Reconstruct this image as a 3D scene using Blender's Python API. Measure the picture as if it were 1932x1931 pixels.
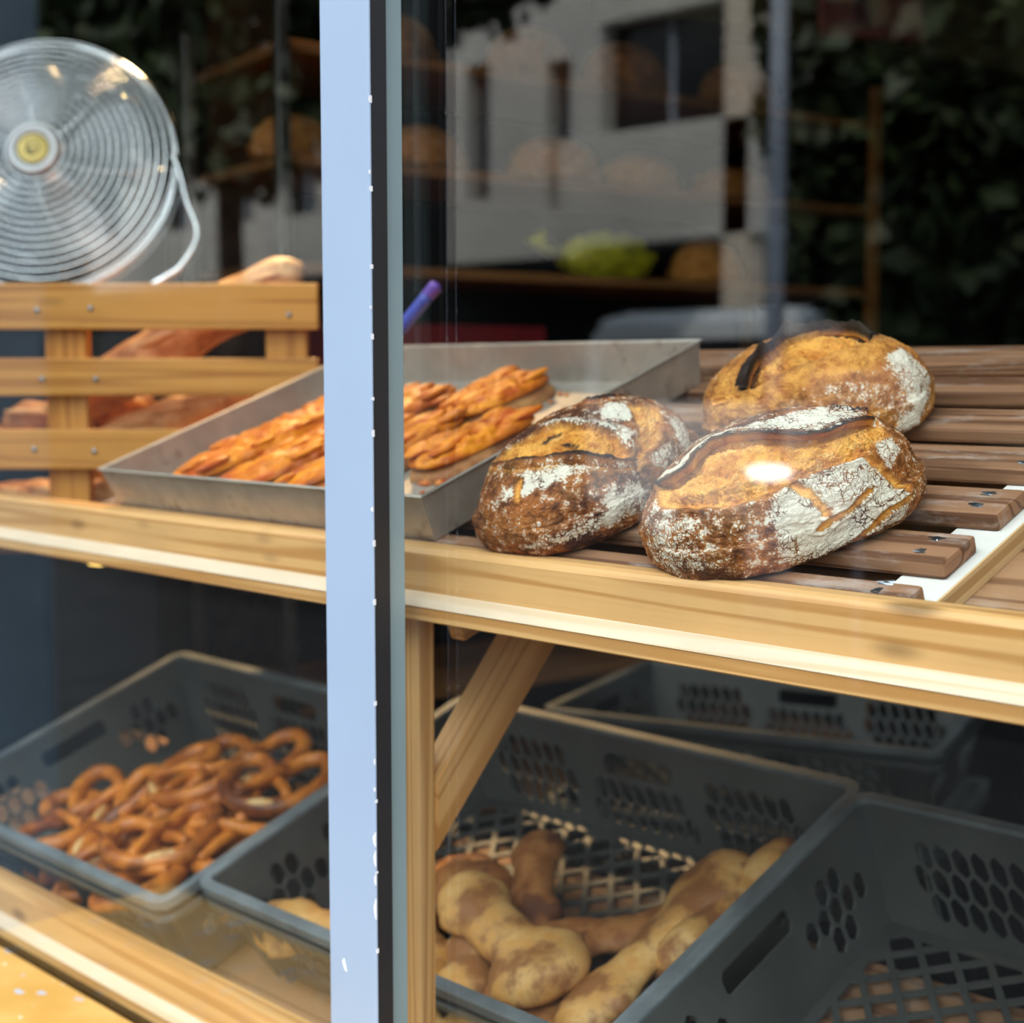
import bpy, bmesh, math, random
import numpy as np
from mathutils import Vector, Matrix, geometry

for o in list(bpy.data.objects): bpy.data.objects.remove(o)
S = bpy.context.scene
COL = S.collection

# ------------------------------------------------------------------ camera, sky, sun, exposure
cam_d = bpy.data.cameras.new('camera'); cam = bpy.data.objects.new('camera', cam_d); COL.objects.link(cam)
YAW, PITCH = math.radians(45.0), math.radians(5.2)
CAM = Vector((0, -0.92, 1.35))
FWD = Vector((-math.sin(YAW)*math.cos(PITCH), math.cos(YAW)*math.cos(PITCH), -math.sin(PITCH)))
cam.location = CAM
cam.rotation_euler = FWD.to_track_quat('-Z', 'Y').to_euler()
cam_d.sensor_fit = 'HORIZONTAL'; cam_d.sensor_width = 36.0; cam_d.lens = 2816.0/1932.0*36.0
cam_d.clip_start = 0.02; cam_d.clip_end = 200
cam_d.dof.use_dof = True; cam_d.dof.focus_distance = 1.24; cam_d.dof.aperture_fstop = 4.3
S.camera = cam

W = bpy.data.worlds.new('sky'); S.world = W; W.use_nodes = True
bg = W.node_tree.nodes['Background']
wt = W.node_tree; tc = wt.nodes.new('ShaderNodeTexCoord'); sx = wt.nodes.new('ShaderNodeSeparateXYZ'); mr = wt.nodes.new('ShaderNodeMapRange')
wt.links.new(tc.outputs['Generated'], sx.inputs[0]); wt.links.new(sx.outputs['Z'], mr.inputs[0])      # overcast sky: brighter towards the zenith
mr.inputs[1].default_value, mr.inputs[2].default_value, mr.inputs[3].default_value, mr.inputs[4].default_value = 0.0, 0.9, 0.9, 7.4
wt.links.new(mr.outputs[0], bg.inputs['Strength']); bg.inputs['Color'].default_value = (0.87, 0.93, 1.0, 1)

sun_d = bpy.data.lights.new('sun', 'SUN'); sun_d.energy = 7.0; sun_d.angle = math.radians(2); sun_d.color = (1.0, 0.93, 0.82)
sun = bpy.data.objects.new('sun', sun_d); COL.objects.link(sun)
sun.rotation_euler = Vector((-0.25, -0.64, -0.77)).to_track_quat('-Z', 'Y').to_euler()

def area_light(name, loc, target, size, energy, color):
    d = bpy.data.lights.new(name, 'AREA'); d.energy = energy; d.size = size; d.color = color
    o = bpy.data.objects.new(name, d); COL.objects.link(o); o.location = loc
    o.rotation_euler = (Vector(target)-Vector(loc)).to_track_quat('-Z', 'Y').to_euler(); return o
WARM = (1.0, 0.62, 0.28)
area_light('ceiling_lamp', (-2.75, 1.15, 2.95), (-1.93, .42, .7), 0.25, 9.5, WARM).data.spread = math.radians(48)
area_light('counter_lamp', (-3.4, 2.9, 2.95), (-2.7, 1.6, 1.2), 0.30, 3.5, WARM)

S.view_settings.view_transform = 'Standard'; S.view_settings.look = 'None'
S.view_settings.gamma = 1.0; S.view_settings.use_curve_mapping = False; S.view_settings.exposure = 0.0
cy = S.cycles
cy.use_denoising = True; cy.max_bounces = 8; cy.diffuse_bounces = 3; cy.glossy_bounces = 4
cy.transparent_max_bounces = 16; cy.transmission_bounces = 4; cy.caustics_reflective = False; cy.caustics_refractive = False
cy.sample_clamp_indirect = 4.0

# ------------------------------------------------------------------ frames of reference
TILT = math.radians(20)
XA = Vector((1, 0, 0)); TA = Vector((0, math.cos(TILT), math.sin(TILT))); NA = Vector((0, -math.sin(TILT), math.cos(TILT)))
def frame(origin, ex=XA, ey=TA, ez=NA):
    m = Matrix.Identity(4)
    for i, e in enumerate((ex, ey, ez)):
        for r in range(3): m[r][i] = e[r]
    m.translation = Vector(origin); return m
SHELF = frame((0, .075, 1.185))          # top plane of the slats on the upper tier
TIER = frame((0, .10, .70))              # plane of the crate rims on the lower tier
def trot(x, y, z, rz=0, rx=0, ry=0):
    return Matrix.Translation((x, y, z)) @ Matrix.Rotation(rz, 4, 'Z') @ Matrix.Rotation(ry, 4, 'Y') @ Matrix.Rotation(rx, 4, 'X')

# ------------------------------------------------------------------ object helpers
WM = {}
def put(o, M, parent=None):
    WM[o.name] = M
    o.parent = parent
    o.matrix_basis = M if parent is None else WM[parent.name].inverted() @ M
    return o
def tag(o, label=None, cat=None, group=None, kind=None):
    if label: o['label'] = label
    if cat: o['category'] = cat
    if group: o['group'] = group
    if kind: o['kind'] = kind
    return o
def empty(name, M, label=None, cat=None, group=None, kind=None):
    o = bpy.data.objects.new(name, None); o.empty_display_size = .05; COL.objects.link(o)
    put(o, M); return tag(o, label, cat, group, kind)
def mesh(name, verts, faces, mat, M=Matrix.Identity(4), parent=None, smooth=False):
    me = bpy.data.meshes.new(name)
    me.from_pydata([tuple(v) for v in verts], [], [tuple(f) for f in faces]); me.update()
    if smooth: me.polygons.foreach_set('use_smooth', [True]*len(me.polygons))
    me.materials.append(mat)
    o = bpy.data.objects.new(name, me); COL.objects.link(o)
    return put(o, M, parent)
def bmobj(name, bm, mat, M=Matrix.Identity(4), parent=None, smooth=False):
    me = bpy.data.meshes.new(name); bm.to_mesh(me); bm.free()
    if smooth: me.polygons.foreach_set('use_smooth', [True]*len(me.polygons))
    me.materials.append(mat)
    o = bpy.data.objects.new(name, me); COL.objects.link(o)
    return put(o, M, parent)
def bm_box(bm, lo, hi, bevel=0.0, seg=2):
    lo, hi = Vector(lo), Vector(hi); c = (lo+hi)/2; s = hi-lo
    r = bmesh.ops.create_cube(bm, size=1.0)
    for v in r['verts']: v.co = Vector((v.co.x*s.x, v.co.y*s.y, v.co.z*s.z))+c
    if bevel > 0:
        es = list({e for v in r['verts'] for e in v.link_edges})
        bmesh.ops.bevel(bm, geom=es, offset=bevel, segments=seg, affect='EDGES', profile=.6)
def box(name, lo, hi, mat, M=Matrix.Identity(4), parent=None, bevel=0.0):
    bm = bmesh.new(); bm_box(bm, lo, hi, bevel); return bmobj(name, bm, mat, M, parent)
def boxc(name, lo, hi, mat, M=Matrix.Identity(4), parent=None, bevel=0.0):
    """box whose own origin sits at its centre (so that grain follows its own x axis)"""
    lo, hi = Vector(lo), Vector(hi); c = (lo+hi)/2
    return box(name, lo-c, hi-c, mat, M @ Matrix.Translation(c), parent, bevel)
def rod(name, a, b, w, h, mat, parent=None, up=(0, 0, 1), bevel=.003):
    """rectangular timber from a to b, grain along it; h is measured along 'up'"""
    a, b = Vector(a), Vector(b); ex = (b-a).normalized(); up = Vector(up)
    ey = up.cross(ex).normalized(); ez = ex.cross(ey)
    L = (b-a).length
    return box(name, (-L/2, -w/2, -h/2), (L/2, w/2, h/2), mat, frame((a+b)/2, ex, ey, ez), parent, bevel)
def smooth_path(pts, n=6, closed=False):
    P = [Vector(p) for p in pts]; out = []; N = len(P); rng = N if closed else N-1
    for i in range(rng):
        p0 = P[(i-1) % N] if closed or i > 0 else P[0]; p1 = P[i]; p2 = P[(i+1) % N]
        p3 = P[(i+2) % N] if closed or i+2 < N else P[-1]
        for k in range(n):
            t = k/n
            out.append(0.5*((2*p1)+(p2-p0)*t+(2*p0-5*p1+4*p2-p3)*t*t+(3*p1-p0-3*p2+p3)*t**3))
    if not closed: out.append(P[-1])
    return out
def tube_geo(path, rad, seg=10, closed=False, flat=1.0, V=None, Fc=None):
    V = [] if V is None else V; Fc = [] if Fc is None else Fc
    base = len(V); n = len(path)
    R = rad if isinstance(rad, (list, tuple)) else [rad]*n
    nrm = None
    for i, p in enumerate(path):
        a = path[(i-1) % n] if closed or i > 0 else path[i]; b = path[(i+1) % n] if closed or i < n-1 else path[i]
        t = (Vector(b)-Vector(a)).normalized()
        if nrm is None: nrm = t.orthogonal().normalized()
        nrm = (nrm-t*nrm.dot(t)).normalized(); bi = t.cross(nrm)
        for k in range(seg):
            ang = 2*math.pi*k/seg
            V.append(Vector(p)+(nrm*math.cos(ang)+bi*math.sin(ang)*flat)*R[i])
    m = n if closed else n-1
    for i in range(m):
        for k in range(seg):
            k2 = (k+1) % seg; j = (i+1) % n
            Fc.append((base+i*seg+k, base+i*seg+k2, base+j*seg+k2, base+j*seg+k))
    if not closed:
        Fc.append(tuple(base+k for k in reversed(range(seg)))); Fc.append(tuple(base+(n-1)*seg+k for k in range(seg)))
    return V, Fc
def tube(name, path, rad, mat, M=Matrix.Identity(4), parent=None, seg=10, closed=False):
    V, Fc = tube_geo([Vector(p) for p in path], rad, seg, closed)
    return mesh(name, V, Fc, mat, M, parent, True)
def lathe(name, prof, mat, M=Matrix.Identity(4), parent=None, seg=32):
    V = []; Fc = []; n = len(prof)
    for k in range(seg):
        a = 2*math.pi*k/seg
        for r, z in prof: V.append((r*math.cos(a), r*math.sin(a), z))
    for k in range(seg):
        k2 = (k+1) % seg
        for i in range(n-1): Fc.append((k*n+i, k2*n+i, k2*n+i+1, k*n+i+1))
    return mesh(name, V, Fc, mat, M, parent, True)
def panel_geo(outer, holes, thick, mapf, V=None, Fc=None):
    """flat panel with real holes, mapped by mapf(u, v, w) with w in 0..thick"""
    V = [] if V is None else V; Fc = [] if Fc is None else Fc
    pts = []; faces = []
    for poly in [outer]+holes:
        faces.append(list(range(len(pts), len(pts)+len(poly)))); pts += [Vector(p) for p in poly]
    edges = [(f[i], f[(i+1) % len(f)]) for f in faces for i in range(len(f))]
    r = geometry.delaunay_2d_cdt(pts, edges, [], 0, 1e-7)
    pv, tri = r[0], r[2]
    def isin(x, y, poly):
        c = False
        for i in range(len(poly)):
            (xa, ya), (xb, yb) = poly[i-1], poly[i]
            if (ya > y) != (yb > y) and x < (xb-xa)*(y-ya)/(yb-ya)+xa: c = not c
        return c
    bbs = [(min(p[0] for p in h), max(p[0] for p in h), min(p[1] for p in h), max(p[1] for p in h), h) for h in holes]
    pf = []
    for f in tri:
        x = sum(pv[i].x for i in f)/3; y = sum(pv[i].y for i in f)/3
        if not isin(x, y, outer) or any(x0 <= x <= x1 and y0 <= y <= y1 and isin(x, y, h) for x0, x1, y0, y1, h in bbs): continue
        ar = (pv[f[1]]-pv[f[0]]).cross(pv[f[2]]-pv[f[0]])
        pf.append(tuple(f) if ar > 0 else tuple(reversed(f)))
    base = len(V); n = len(pv)
    for p in pv: V.append(mapf(p.x, p.y, 0.0))
    for p in pv: V.append(mapf(p.x, p.y, thick))
    cnt = {}
    for f in pf:
        Fc.append(tuple(base+i for i in reversed(f))); Fc.append(tuple(base+n+i for i in f))
        for i in range(len(f)): cnt[(f[i], f[(i+1) % len(f)])] = 1
    for (a, b) in cnt:
        if (b, a) not in cnt: Fc.append((base+a, base+b, base+n+b, base+n+a))
    return V, Fc
def clone(o, M, parent=None):
    c = o.copy(); COL.objects.link(c); put(c, M, parent); return c
def clone_tree(root, M, label, group=None):
    r = root.copy(); COL.objects.link(r); put(r, M); r['label'] = label
    if group: r['group'] = group
    base = WM[root.name]
    def kids(src, dst):
        for ch in src.children:
            c = ch.copy(); COL.objects.link(c); put(c, M @ base.inverted() @ WM[ch.name], dst); kids(ch, c)
    kids(root, r)
    return r

# ------------------------------------------------------------------ materials
class NT:
    def __init__(s, name):
        s.m = bpy.data.materials.new(name); s.m.use_nodes = True; s.t = s.m.node_tree; s.t.nodes.clear()
        s.out = s.n('ShaderNodeOutputMaterial')
    def n(s, typ, **kw):
        x = s.t.nodes.new(typ)
        for k, v in kw.items(): setattr(x, k, v)
        return x
    def inp(s, sock, v):
        if v is None: return
        if hasattr(v, 'is_output') or isinstance(v, bpy.types.NodeSocket): s.t.links.new(v, sock)
        else:
            if isinstance(v, (tuple, list)) and len(v) == 3 and sock.type == 'RGBA': v = (*v, 1)
            sock.default_value = v
    def coord(s, which='Object', scale=(1, 1, 1), rnd=True):
        c = s.n('ShaderNodeTexCoord').outputs[which]
        if rnd:
            oi = s.n('ShaderNodeObjectInfo'); a = s.n('ShaderNodeVectorMath', operation='MULTIPLY_ADD')
            cb = s.n('ShaderNodeCombineXYZ')
            for i in range(3): s.inp(cb.inputs[i], oi.outputs['Random'])
            s.inp(a.inputs[0], cb.outputs[0]); a.inputs[1].default_value = (13.1, 7.7, 5.3); s.inp(a.inputs[2], c); c = a.outputs[0]
        mp = s.n('ShaderNodeMapping'); s.inp(mp.inputs['Vector'], c); mp.inputs['Scale'].default_value = scale
        return mp.outputs[0]
    def noise(s, vec, scale=5, detail=4, rough=.55, dist=0):
        x = s.n('ShaderNodeTexNoise'); s.inp(x.inputs['Vector'], vec)
        x.inputs['Scale'].default_value = scale; x.inputs['Detail'].default_value = detail
        x.inputs['Roughness'].default_value = rough; x.inputs['Distortion'].default_value = dist
        return x.outputs['Fac']
    def voro(s, vec, scale=5, feature='F1', out='Distance', rnd=1.0):
        x = s.n('ShaderNodeTexVoronoi', feature=feature); s.inp(x.inputs['Vector'], vec); x.inputs['Scale'].default_value = scale
        x.inputs['Randomness'].default_value = rnd
        return x.outputs[out]
    def ramp(s, f, *stops):
        x = s.n('ShaderNodeMapRange', interpolation_type='SMOOTHSTEP'); s.inp(x.inputs[0], f)
        x.inputs[1].default_value, x.inputs[2].default_value = stops[0], stops[1]
        x.inputs[3].default_value = stops[2] if len(stops) > 2 else 0; x.inputs[4].default_value = stops[3] if len(stops) > 3 else 1
        return x.outputs[0]
    def math(s, op, a, b=None, c=None):
        x = s.n('ShaderNodeMath', operation=op); s.inp(x.inputs[0], a); s.inp(x.inputs[1], b); s.inp(x.inputs[2], c); return x.outputs[0]
    def mix(s, f, a, b, mode='MIX'):
        x = s.n('ShaderNodeMix', data_type='RGBA', blend_type=mode); s.inp(x.inputs[0], f); s.inp(x.inputs[6], a); s.inp(x.inputs[7], b); return x.outputs[2]
    def bump(s, h, strength=.3, dist=.002):
        x = s.n('ShaderNodeBump'); s.inp(x.inputs['Height'], h); x.inputs['Strength'].default_value = strength; x.inputs['Distance'].default_value = dist
        return x.outputs[0]
    def bsdf(s, col, rough=.5, metal=0, normal=None, spec=.5, **kw):
        b = s.n('ShaderNodeBsdfPrincipled'); s.inp(b.inputs['Base Color'], col); s.inp(b.inputs['Roughness'], rough); s.inp(b.inputs['Metallic'], metal)
        s.inp(b.inputs['Specular IOR Level'], spec)
        if normal is not None: s.inp(b.inputs['Normal'], normal)
        for k, v in kw.items(): s.inp(b.inputs[k.replace('_', ' ')], v)
        s.t.links.new(b.outputs[0], s.out.inputs[0]); return s.m
def plain(name, col, rough=.6, metal=0, var=.12, vs=6, spec=.5, bump=0):
    N = NT(name); v = N.coord('Object'); f = N.noise(v, vs, 5)
    c2 = tuple(min(1, x*(1-var*2.2)) for x in col)
    f2 = N.ramp(f, .3, .7)
    return N.bsdf(N.mix(f2, c2, col), rough, metal, N.bump(f, bump) if bump else None, spec)
def wood(name, light, dark, rough=.5, grain=1.0, knots=.5, stain=None, stain_amt=0.0):
    N = NT(name)
    v = N.coord('Object', (.45, 17, 17)); v2 = N.coord('Object', (3, 170, 170)); v3 = N.coord('Object', (3.2, 9, 9))
    base = N.noise(v, 1.1, 2, .45, .3)
    bands = N.math('FRACT', N.math('MULTIPLY', base, 8.0*grain))
    bands = N.math('ABSOLUTE', N.math('SUBTRACT', bands, .5))
    fine = N.noise(v2, 2.0, 3, .6)
    f = N.math('MULTIPLY_ADD', fine, .5, N.math('MULTIPLY', N.ramp(bands, .0, .3), .45))
    col = N.mix(N.ramp(f, .25, .75), dark, light)
    blotch = N.noise(N.coord('Object', (2.5, 6, 6)), 2.2, 3)
    col = N.mix(N.ramp(blotch, .35, .75, 0, .35), col, tuple(x*.62 for x in light), 'MIX')
    if knots > 0:
        k = N.voro(v3, 1.55)
        col = N.mix(N.ramp(k, .05, .17, .85*knots, 0), col, tuple(x*.22 for x in dark))
    if stain is not None:
        st = N.noise(N.coord('Object', (5, 14, 14)), 2.4, 6, .65)
        col = N.mix(N.ramp(st, .52, .68, 0, stain_amt), col, stain)
    return N.bsdf(col, rough, 0, N.bump(f, .25, .0008), .35)
def glass_pane(name, r0=.045):
    N = NT(name); g = N.n('ShaderNodeNewGeometry'); d = N.n('ShaderNodeVectorMath', operation='DOT_PRODUCT')
    N.inp(d.inputs[0], g.outputs['Incoming']); N.inp(d.inputs[1], g.outputs['Normal'])
    c = N.math('SUBTRACT', 1.0, N.math('ABSOLUTE', d.outputs['Value']))
    fr = N.math('MULTIPLY_ADD', N.math('POWER', c, 5.0), 1-r0, r0)
    tr = N.n('ShaderNodeBsdfTransparent'); tr.inputs[0].default_value = (.965, .985, .975, 1)
    gl = N.n('ShaderNodeBsdfGlossy'); gl.inputs['Roughness'].default_value = 0.0; gl.inputs['Color'].default_value = (1, 1, 1, 1)
    mx = N.n('ShaderNodeMixShader'); N.inp(mx.inputs[0], fr); N.t.links.new(tr.outputs[0], mx.inputs[1]); N.t.links.new(gl.outputs[0], mx.inputs[2])
    N.t.links.new(mx.outputs[0], N.out.inputs[0]); return N.m
def emitter(name, col, strength):
    N = NT(name); e = N.n('ShaderNodeEmission'); e.inputs[0].default_value = (*col, 1); e.inputs[1].default_value = strength
    N.t.links.new(e.outputs[0], N.out.inputs[0]); return N.m
def metal(name, col, rough, stain=None, amt=0, vs=7):
    N = NT(name); v = N.coord('Object'); f = N.noise(v, vs, 6, .65); f2 = N.noise(v, vs*5, 4)
    c = N.mix(N.ramp(f, .3, .7), tuple(x*.78 for x in col), col)
    mt = 1.0
    if stain is not None:
        sf = N.ramp(N.math('MULTIPLY_ADD', f2, .35, N.math('MULTIPLY', f, .75)), .58, .72, 0, amt)
        c = N.mix(sf, c, stain); mt = N.math('SUBTRACT', 1.0, sf)
    return N.bsdf(c, N.ramp(f2, .3, .7, rough*.8, rough*1.25), mt)
def bread_mat(name):
    N = NT(name)
    at = N.n('ShaderNodeAttribute', attribute_name='crust'); sp = N.n('ShaderNodeSeparateColor'); N.inp(sp.inputs[0], at.outputs['Color'])
    flour, opn, burn, toast = sp.outputs[0], sp.outputs[1], sp.outputs[2], at.outputs['Alpha']
    v = N.coord('Object', rnd=False)
    n1 = N.noise(v, 19, 6, .65); n2 = N.noise(v, 110, 5, .65); n3 = N.noise(v, 520, 3, .6); n4 = N.noise(v, 55, 5, .6, .6)
    crust = N.mix(N.ramp(N.math('MULTIPLY_ADD', n2, .5, N.math('MULTIPLY', n1, .55)), .42, .62), (.058, .017, .010), (.43, .135, .026))
    gold = N.mix(N.ramp(N.math('MULTIPLY_ADD', n2, .45, N.math('MULTIPLY', n4, .6)), .36, .68), (.42, .13, .02), (.86, .40, .08))
    crust = N.mix(toast, crust, gold)
    crumb = N.mix(N.ramp(n4, .30, .66), (.56, .185, .022), (.90, .44, .085))
    crumb = N.mix(N.ramp(N.math('MULTIPLY_ADD', n2, .5, N.math('MULTIPLY', n1, .5)), .54, .66, 0, .7), crumb, (.90, .64, .26))
    crumb = N.mix(N.ramp(n2, .34, .44, .6, 0), crumb, (.30, .08, .015))
    col = N.mix(opn, crust, crumb)
    bf = N.math('ADD', burn, N.math('MULTIPLY', N.math('SUBTRACT', n2, .5), .5))
    bf = N.math('MULTIPLY', bf, N.ramp(burn, .02, .15))
    col = N.mix(N.ramp(bf, .15, .62, 0, .55), col, (.16, .045, .018)); col = N.mix(N.ramp(bf, .42, .85, 0, .95), col, (.017, .012, .011))
    vc = N.n('ShaderNodeVectorMath', operation='ADD'); N.inp(vc.inputs[0], v)
    nv = N.n('ShaderNodeTexNoise'); N.inp(nv.inputs['Vector'], v); nv.inputs['Scale'].default_value = 60; 
    sc = N.n('ShaderNodeVectorMath', operation='SCALE'); N.inp(sc.inputs[0], nv.outputs['Color']); sc.inputs['Scale'].default_value = .014
    N.inp(vc.inputs[1], sc.outputs[0])
    cr = N.voro(vc.outputs[0], 210, 'DISTANCE_TO_EDGE'); cr2 = N.voro(vc.outputs[0], 95, 'DISTANCE_TO_EDGE')
    crack = N.math('MULTIPLY', N.math('MAXIMUM', N.ramp(cr, .02, .09, .45, 0), N.ramp(cr2, .012, .045, .7, 0)), N.ramp(N.noise(v, 30, 3), .38, .58))
    ff = N.math('ADD', flour, N.math('MULTIPLY', N.math('SUBTRACT', N.math('ADD', N.math('MULTIPLY', n3, .45), N.math('MULTIPLY', n2, .75)), .6), 2.7))
    ff = N.math('SUBTRACT', ff, crack)
    ff = N.math('MULTIPLY', N.ramp(ff, .36, .66), N.ramp(flour, .02, .12, 0, .93))
    col = N.mix(ff, col, (.83, .76, .62))
    h = N.math('ADD', N.math('MULTIPLY', n2, .6), N.math('MULTIPLY', n3, .35)); h = N.math('SUBTRACT', h, N.math('MULTIPLY', crack, .5))
    return N.bsdf(col, .62, 0, N.bump(h, .85, .0026), .3)
def baked(name, light, mid, dark, s1=30, s2=9, rough=.45, *rest, st=(1, 1, 1), **kw): return _baked(name, light, mid, dark, s1, s2, rough, *rest, st=st, **kw)
def _baked(name, light, mid, dark, s1=30, s2=9, rough=.45, lo=.36, hi=.66, spec=.4, lo2=.50, hi2=.68, st=(1, 1, 1)):
    N = NT(name); v = N.coord('Object', st); a = N.noise(v, s1, 5, .6); b = N.noise(v, s2, 4, .6)
    c = N.mix(N.ramp(a, lo, hi), mid, light)
    c = N.mix(N.ramp(b, lo2, hi2, 0, .9), c, dark)
    return N.bsdf(c, rough, 0, N.bump(N.noise(v, s1*4, 4), .4, .002), spec)

m_pine = wood('pine', (.80, .445, .175), (.58, .27, .08), .42, 1.0, .8)
m_pine_old = wood('aged_pine', (.64, .285, .055), (.43, .16, .022), .45, .9, .4)
m_slat = wood('slat_wood', (.34, .17, .09), (.13, .052, .024), .65, 1.1, .2, (.50, .42, .37), .55)
m_deck = wood('deck_wood', (.42, .23, .12), (.22, .105, .05), .6, .8, .4, (.5, .42, .36), .3)
m_shelfwood = wood('rack_wood', (.30, .13, .04), (.18, .07, .02), .5, .8, .3)
m_batten_top = plain('white_batten', (.80, .76, .70), .7, 0, .06)
m_blue = plain('blue_frame_paint', (.325, .415, .545), .42, 0, .03, 3)
m_bead = plain('glazing_bead_paint', (.23, .31, .325), .22, 0, .08, 2)
m_rubber = plain('gasket_rubber', (.012, .012, .014), .55)
m_glass = glass_pane('window_glass')
m_crate = plain('grey_crate_plastic', (.100, .106, .098), .38, 0, .16, 5)
def tray_mat():
    N = NT('baking_tray_steel'); v = N.coord('Object'); f = N.noise(v, 8, 6, .65); f2 = N.noise(v, 40, 4)
    c = N.mix(N.ramp(f, .3, .7), (.37, .325, .275), (.55, .485, .41))
    c = N.mix(N.ramp(N.math('MULTIPLY_ADD', f2, .35, N.math('MULTIPLY', f, .75)), .58, .70, 0, .75), c, (.17, .085, .035))
    return N.bsdf(c, N.ramp(f2, .3, .7, .35, .5), .45)
m_tray = tray_mat()
m_chrome = metal('fan_chrome', (.82, .83, .84), .12)
m_bread = bread_mat('sourdough_crust')
m_pretzel = baked('pretzel_crust', (.72, .24, .035), (.38, .10, .016), (.12, .03, .01), 22, 12, .3)
m_bone = baked('pale_flatbread', (.80, .50, .19), (.64, .32, .085), (.27, .095, .028), 34, 17, .55)
m_bone = baked('pale_flatbread', (.80, .50, .19), (.64, .32, .085), (.27, .095, .028), 34, 17, .55, lo2=.44, hi2=.60)
m_brownroll = baked('dark_roll', (.50, .22, .07), (.33, .12, .035), (.12, .04, .02), 45, 20, .55)
m_baguette = baked('baguette_crust', (.76, .44, .19), (.56, .24, .075), (.36, .14, .05), 30, 12, .55)
m_cheese = baked('cheese_topping', (.82, .28, .015), (.48, .085, .010), (.30, .045, .012), 60, 30, .42, .38, .6, .3, st=(.35, 1, 1))
m_cheesebase = baked('pizza_dough', (.55, .27, .10), (.36, .14, .05), (.16, .05, .025), 40, 18, .6)
m_crumb = baked('tomato_crumbs', (.82, .32, .06), (.56, .11, .02), (.3, .06, .02), 80, 40, .5)
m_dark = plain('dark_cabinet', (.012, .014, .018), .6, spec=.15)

# ------------------------------------------------------------------ the setting
def struct(o, label=None): return tag(o, label, None, None, 'structure')
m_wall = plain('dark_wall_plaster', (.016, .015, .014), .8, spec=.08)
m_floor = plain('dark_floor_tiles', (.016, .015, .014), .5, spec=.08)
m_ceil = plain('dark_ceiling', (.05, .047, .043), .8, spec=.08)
m_front = plain('shopfront_render', (.30, .31, .32), .8)
m_bulk = plain('olive_bulkhead', (.34, .27, .14), .6)
m_brick = plain('brown_brick', (.10, .055, .045), .8, 0, .3, 14)
m_pave = plain('pavement_slabs', (.030, .030, .031), .8, 0, .15, 3, spec=.08)
m_road = plain('asphalt', (.018, .018, .019), .85, 0, .2, 9, spec=.08)
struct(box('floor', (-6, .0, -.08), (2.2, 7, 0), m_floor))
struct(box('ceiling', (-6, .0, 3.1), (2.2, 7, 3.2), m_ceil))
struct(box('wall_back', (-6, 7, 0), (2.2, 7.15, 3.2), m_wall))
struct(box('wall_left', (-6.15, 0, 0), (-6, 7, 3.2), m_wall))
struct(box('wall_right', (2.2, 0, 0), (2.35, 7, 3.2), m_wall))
struct(box('wall_front', (-6.15, -.06, 2.75), (2.35, .12, 10), m_front), 'rendered wall above the shop window')
struct(box('wall_below_window', (-6.15, -.02, 0), (2.35, .025, .47), m_front))
struct(box('wall_front_side', (-6.15, -.06, .47), (-2.6, .12, 2.75), m_front))
struct(box('roof', (-6.15, .12, 9.8), (2.35, 9, 10), m_front))
struct(box('pavement', (-45, -4.2, -.12), (25, -.0, 0), m_pave))
struct(box('road', (-45, -10.2, -.3), (25, -4.2, -.1), m_road))
struct(box('pavement_far', (-45, -40, -.12), (25, -10.2, 0), m_pave))
# painted pilaster left of the window: only its mirror image is seen in the pane
struct(box('trim_1', (-2.75, -.45, 0), (-2.6, -.02, 3.4), plain('blue_pilaster', (.12, .19, .26), .5), bevel=.004), 'blue painted pilaster at the left end of the window')
# window panes
w1 = struct(box('window_1', (-2.6, -.003, .47), (-1.085, .003, 2.75), m_glass), 'left shop window pane beside the blue mullion')
w2 = struct(box('window_2', (-1.085, -.003, .47), (2.2, .003, 2.75), m_glass), 'right shop window pane in front of the sourdough loaves')
# mullion: painted front bar, black gasket, darker bead, paint chips
mu = empty('trim_2', Matrix.Translation((-1.085, 0, .45)), 'light blue painted window mullion with chipped edge and black gasket', None, None, 'structure')
box('front_bar', (-1.1205, -.05, .45), (-1.0500, -.0475, 2.75), m_blue, parent=mu, bevel=.0012)
box('gasket', (-1.1195, -.048, .45), (-1.0515, -.0285, 2.75), m_rubber, parent=mu)
box('gasket_lip', (-1.113, -.029, .45), (-1.0560, -.0255, 2.75), m_rubber, parent=mu)
box('glazing_bead', (-1.113, -.026, .45), (-1.0590, -.0035, 2.75), m_bead, parent=mu, bevel=.001)
m_chip = plain('bare_primer', (.86, .87, .88), .7, 0, .05)
rng = random.Random(3)
bm = bmesh.new()
for z, h, w in [(z_, h_*.8, w_*.62) for z_, h_, w_ in [(.912, .018, .006), (.893, .02, .0045), (.875, .014, .0035), (.842, .026, .0048), (1.226, .006, .004), (.965, .005, .003), (.99, .008, .002), (1.41, .004, .002), (1.53, .005, .002)]]:
    pts = [(-1.0500, z), (-1.0500-w*.7, z+h*.25), (-1.0500-w, z+h*.6), (-1.0500-w*.4, z+h*.8), (-1.0500, z+h)]
    a = [bm.verts.new((x, -.0504, zz)) for x, zz in pts]; b = [bm.verts.new((x, -.049, zz)) for x, zz in pts]
    bm.faces.new(a); [bm.faces.new((a[i-1], a[i], b[i], b[i-1])) for i in range(5)]
pts = [(-1.1015, .7875), (-1.0985, .7915), (-1.0955, .7835), (-1.0945, .7790), (-1.0975, .7800)]
a = [bm.verts.new((x, -.0504, zz)) for x, zz in pts]; b = [bm.verts.new((x, -.049, zz)) for x, zz in pts]
bm.faces.new(a); [bm.faces.new((a[i-1], a[i], b[i], b[i-1])) for i in range(5)]
z = .47
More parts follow.
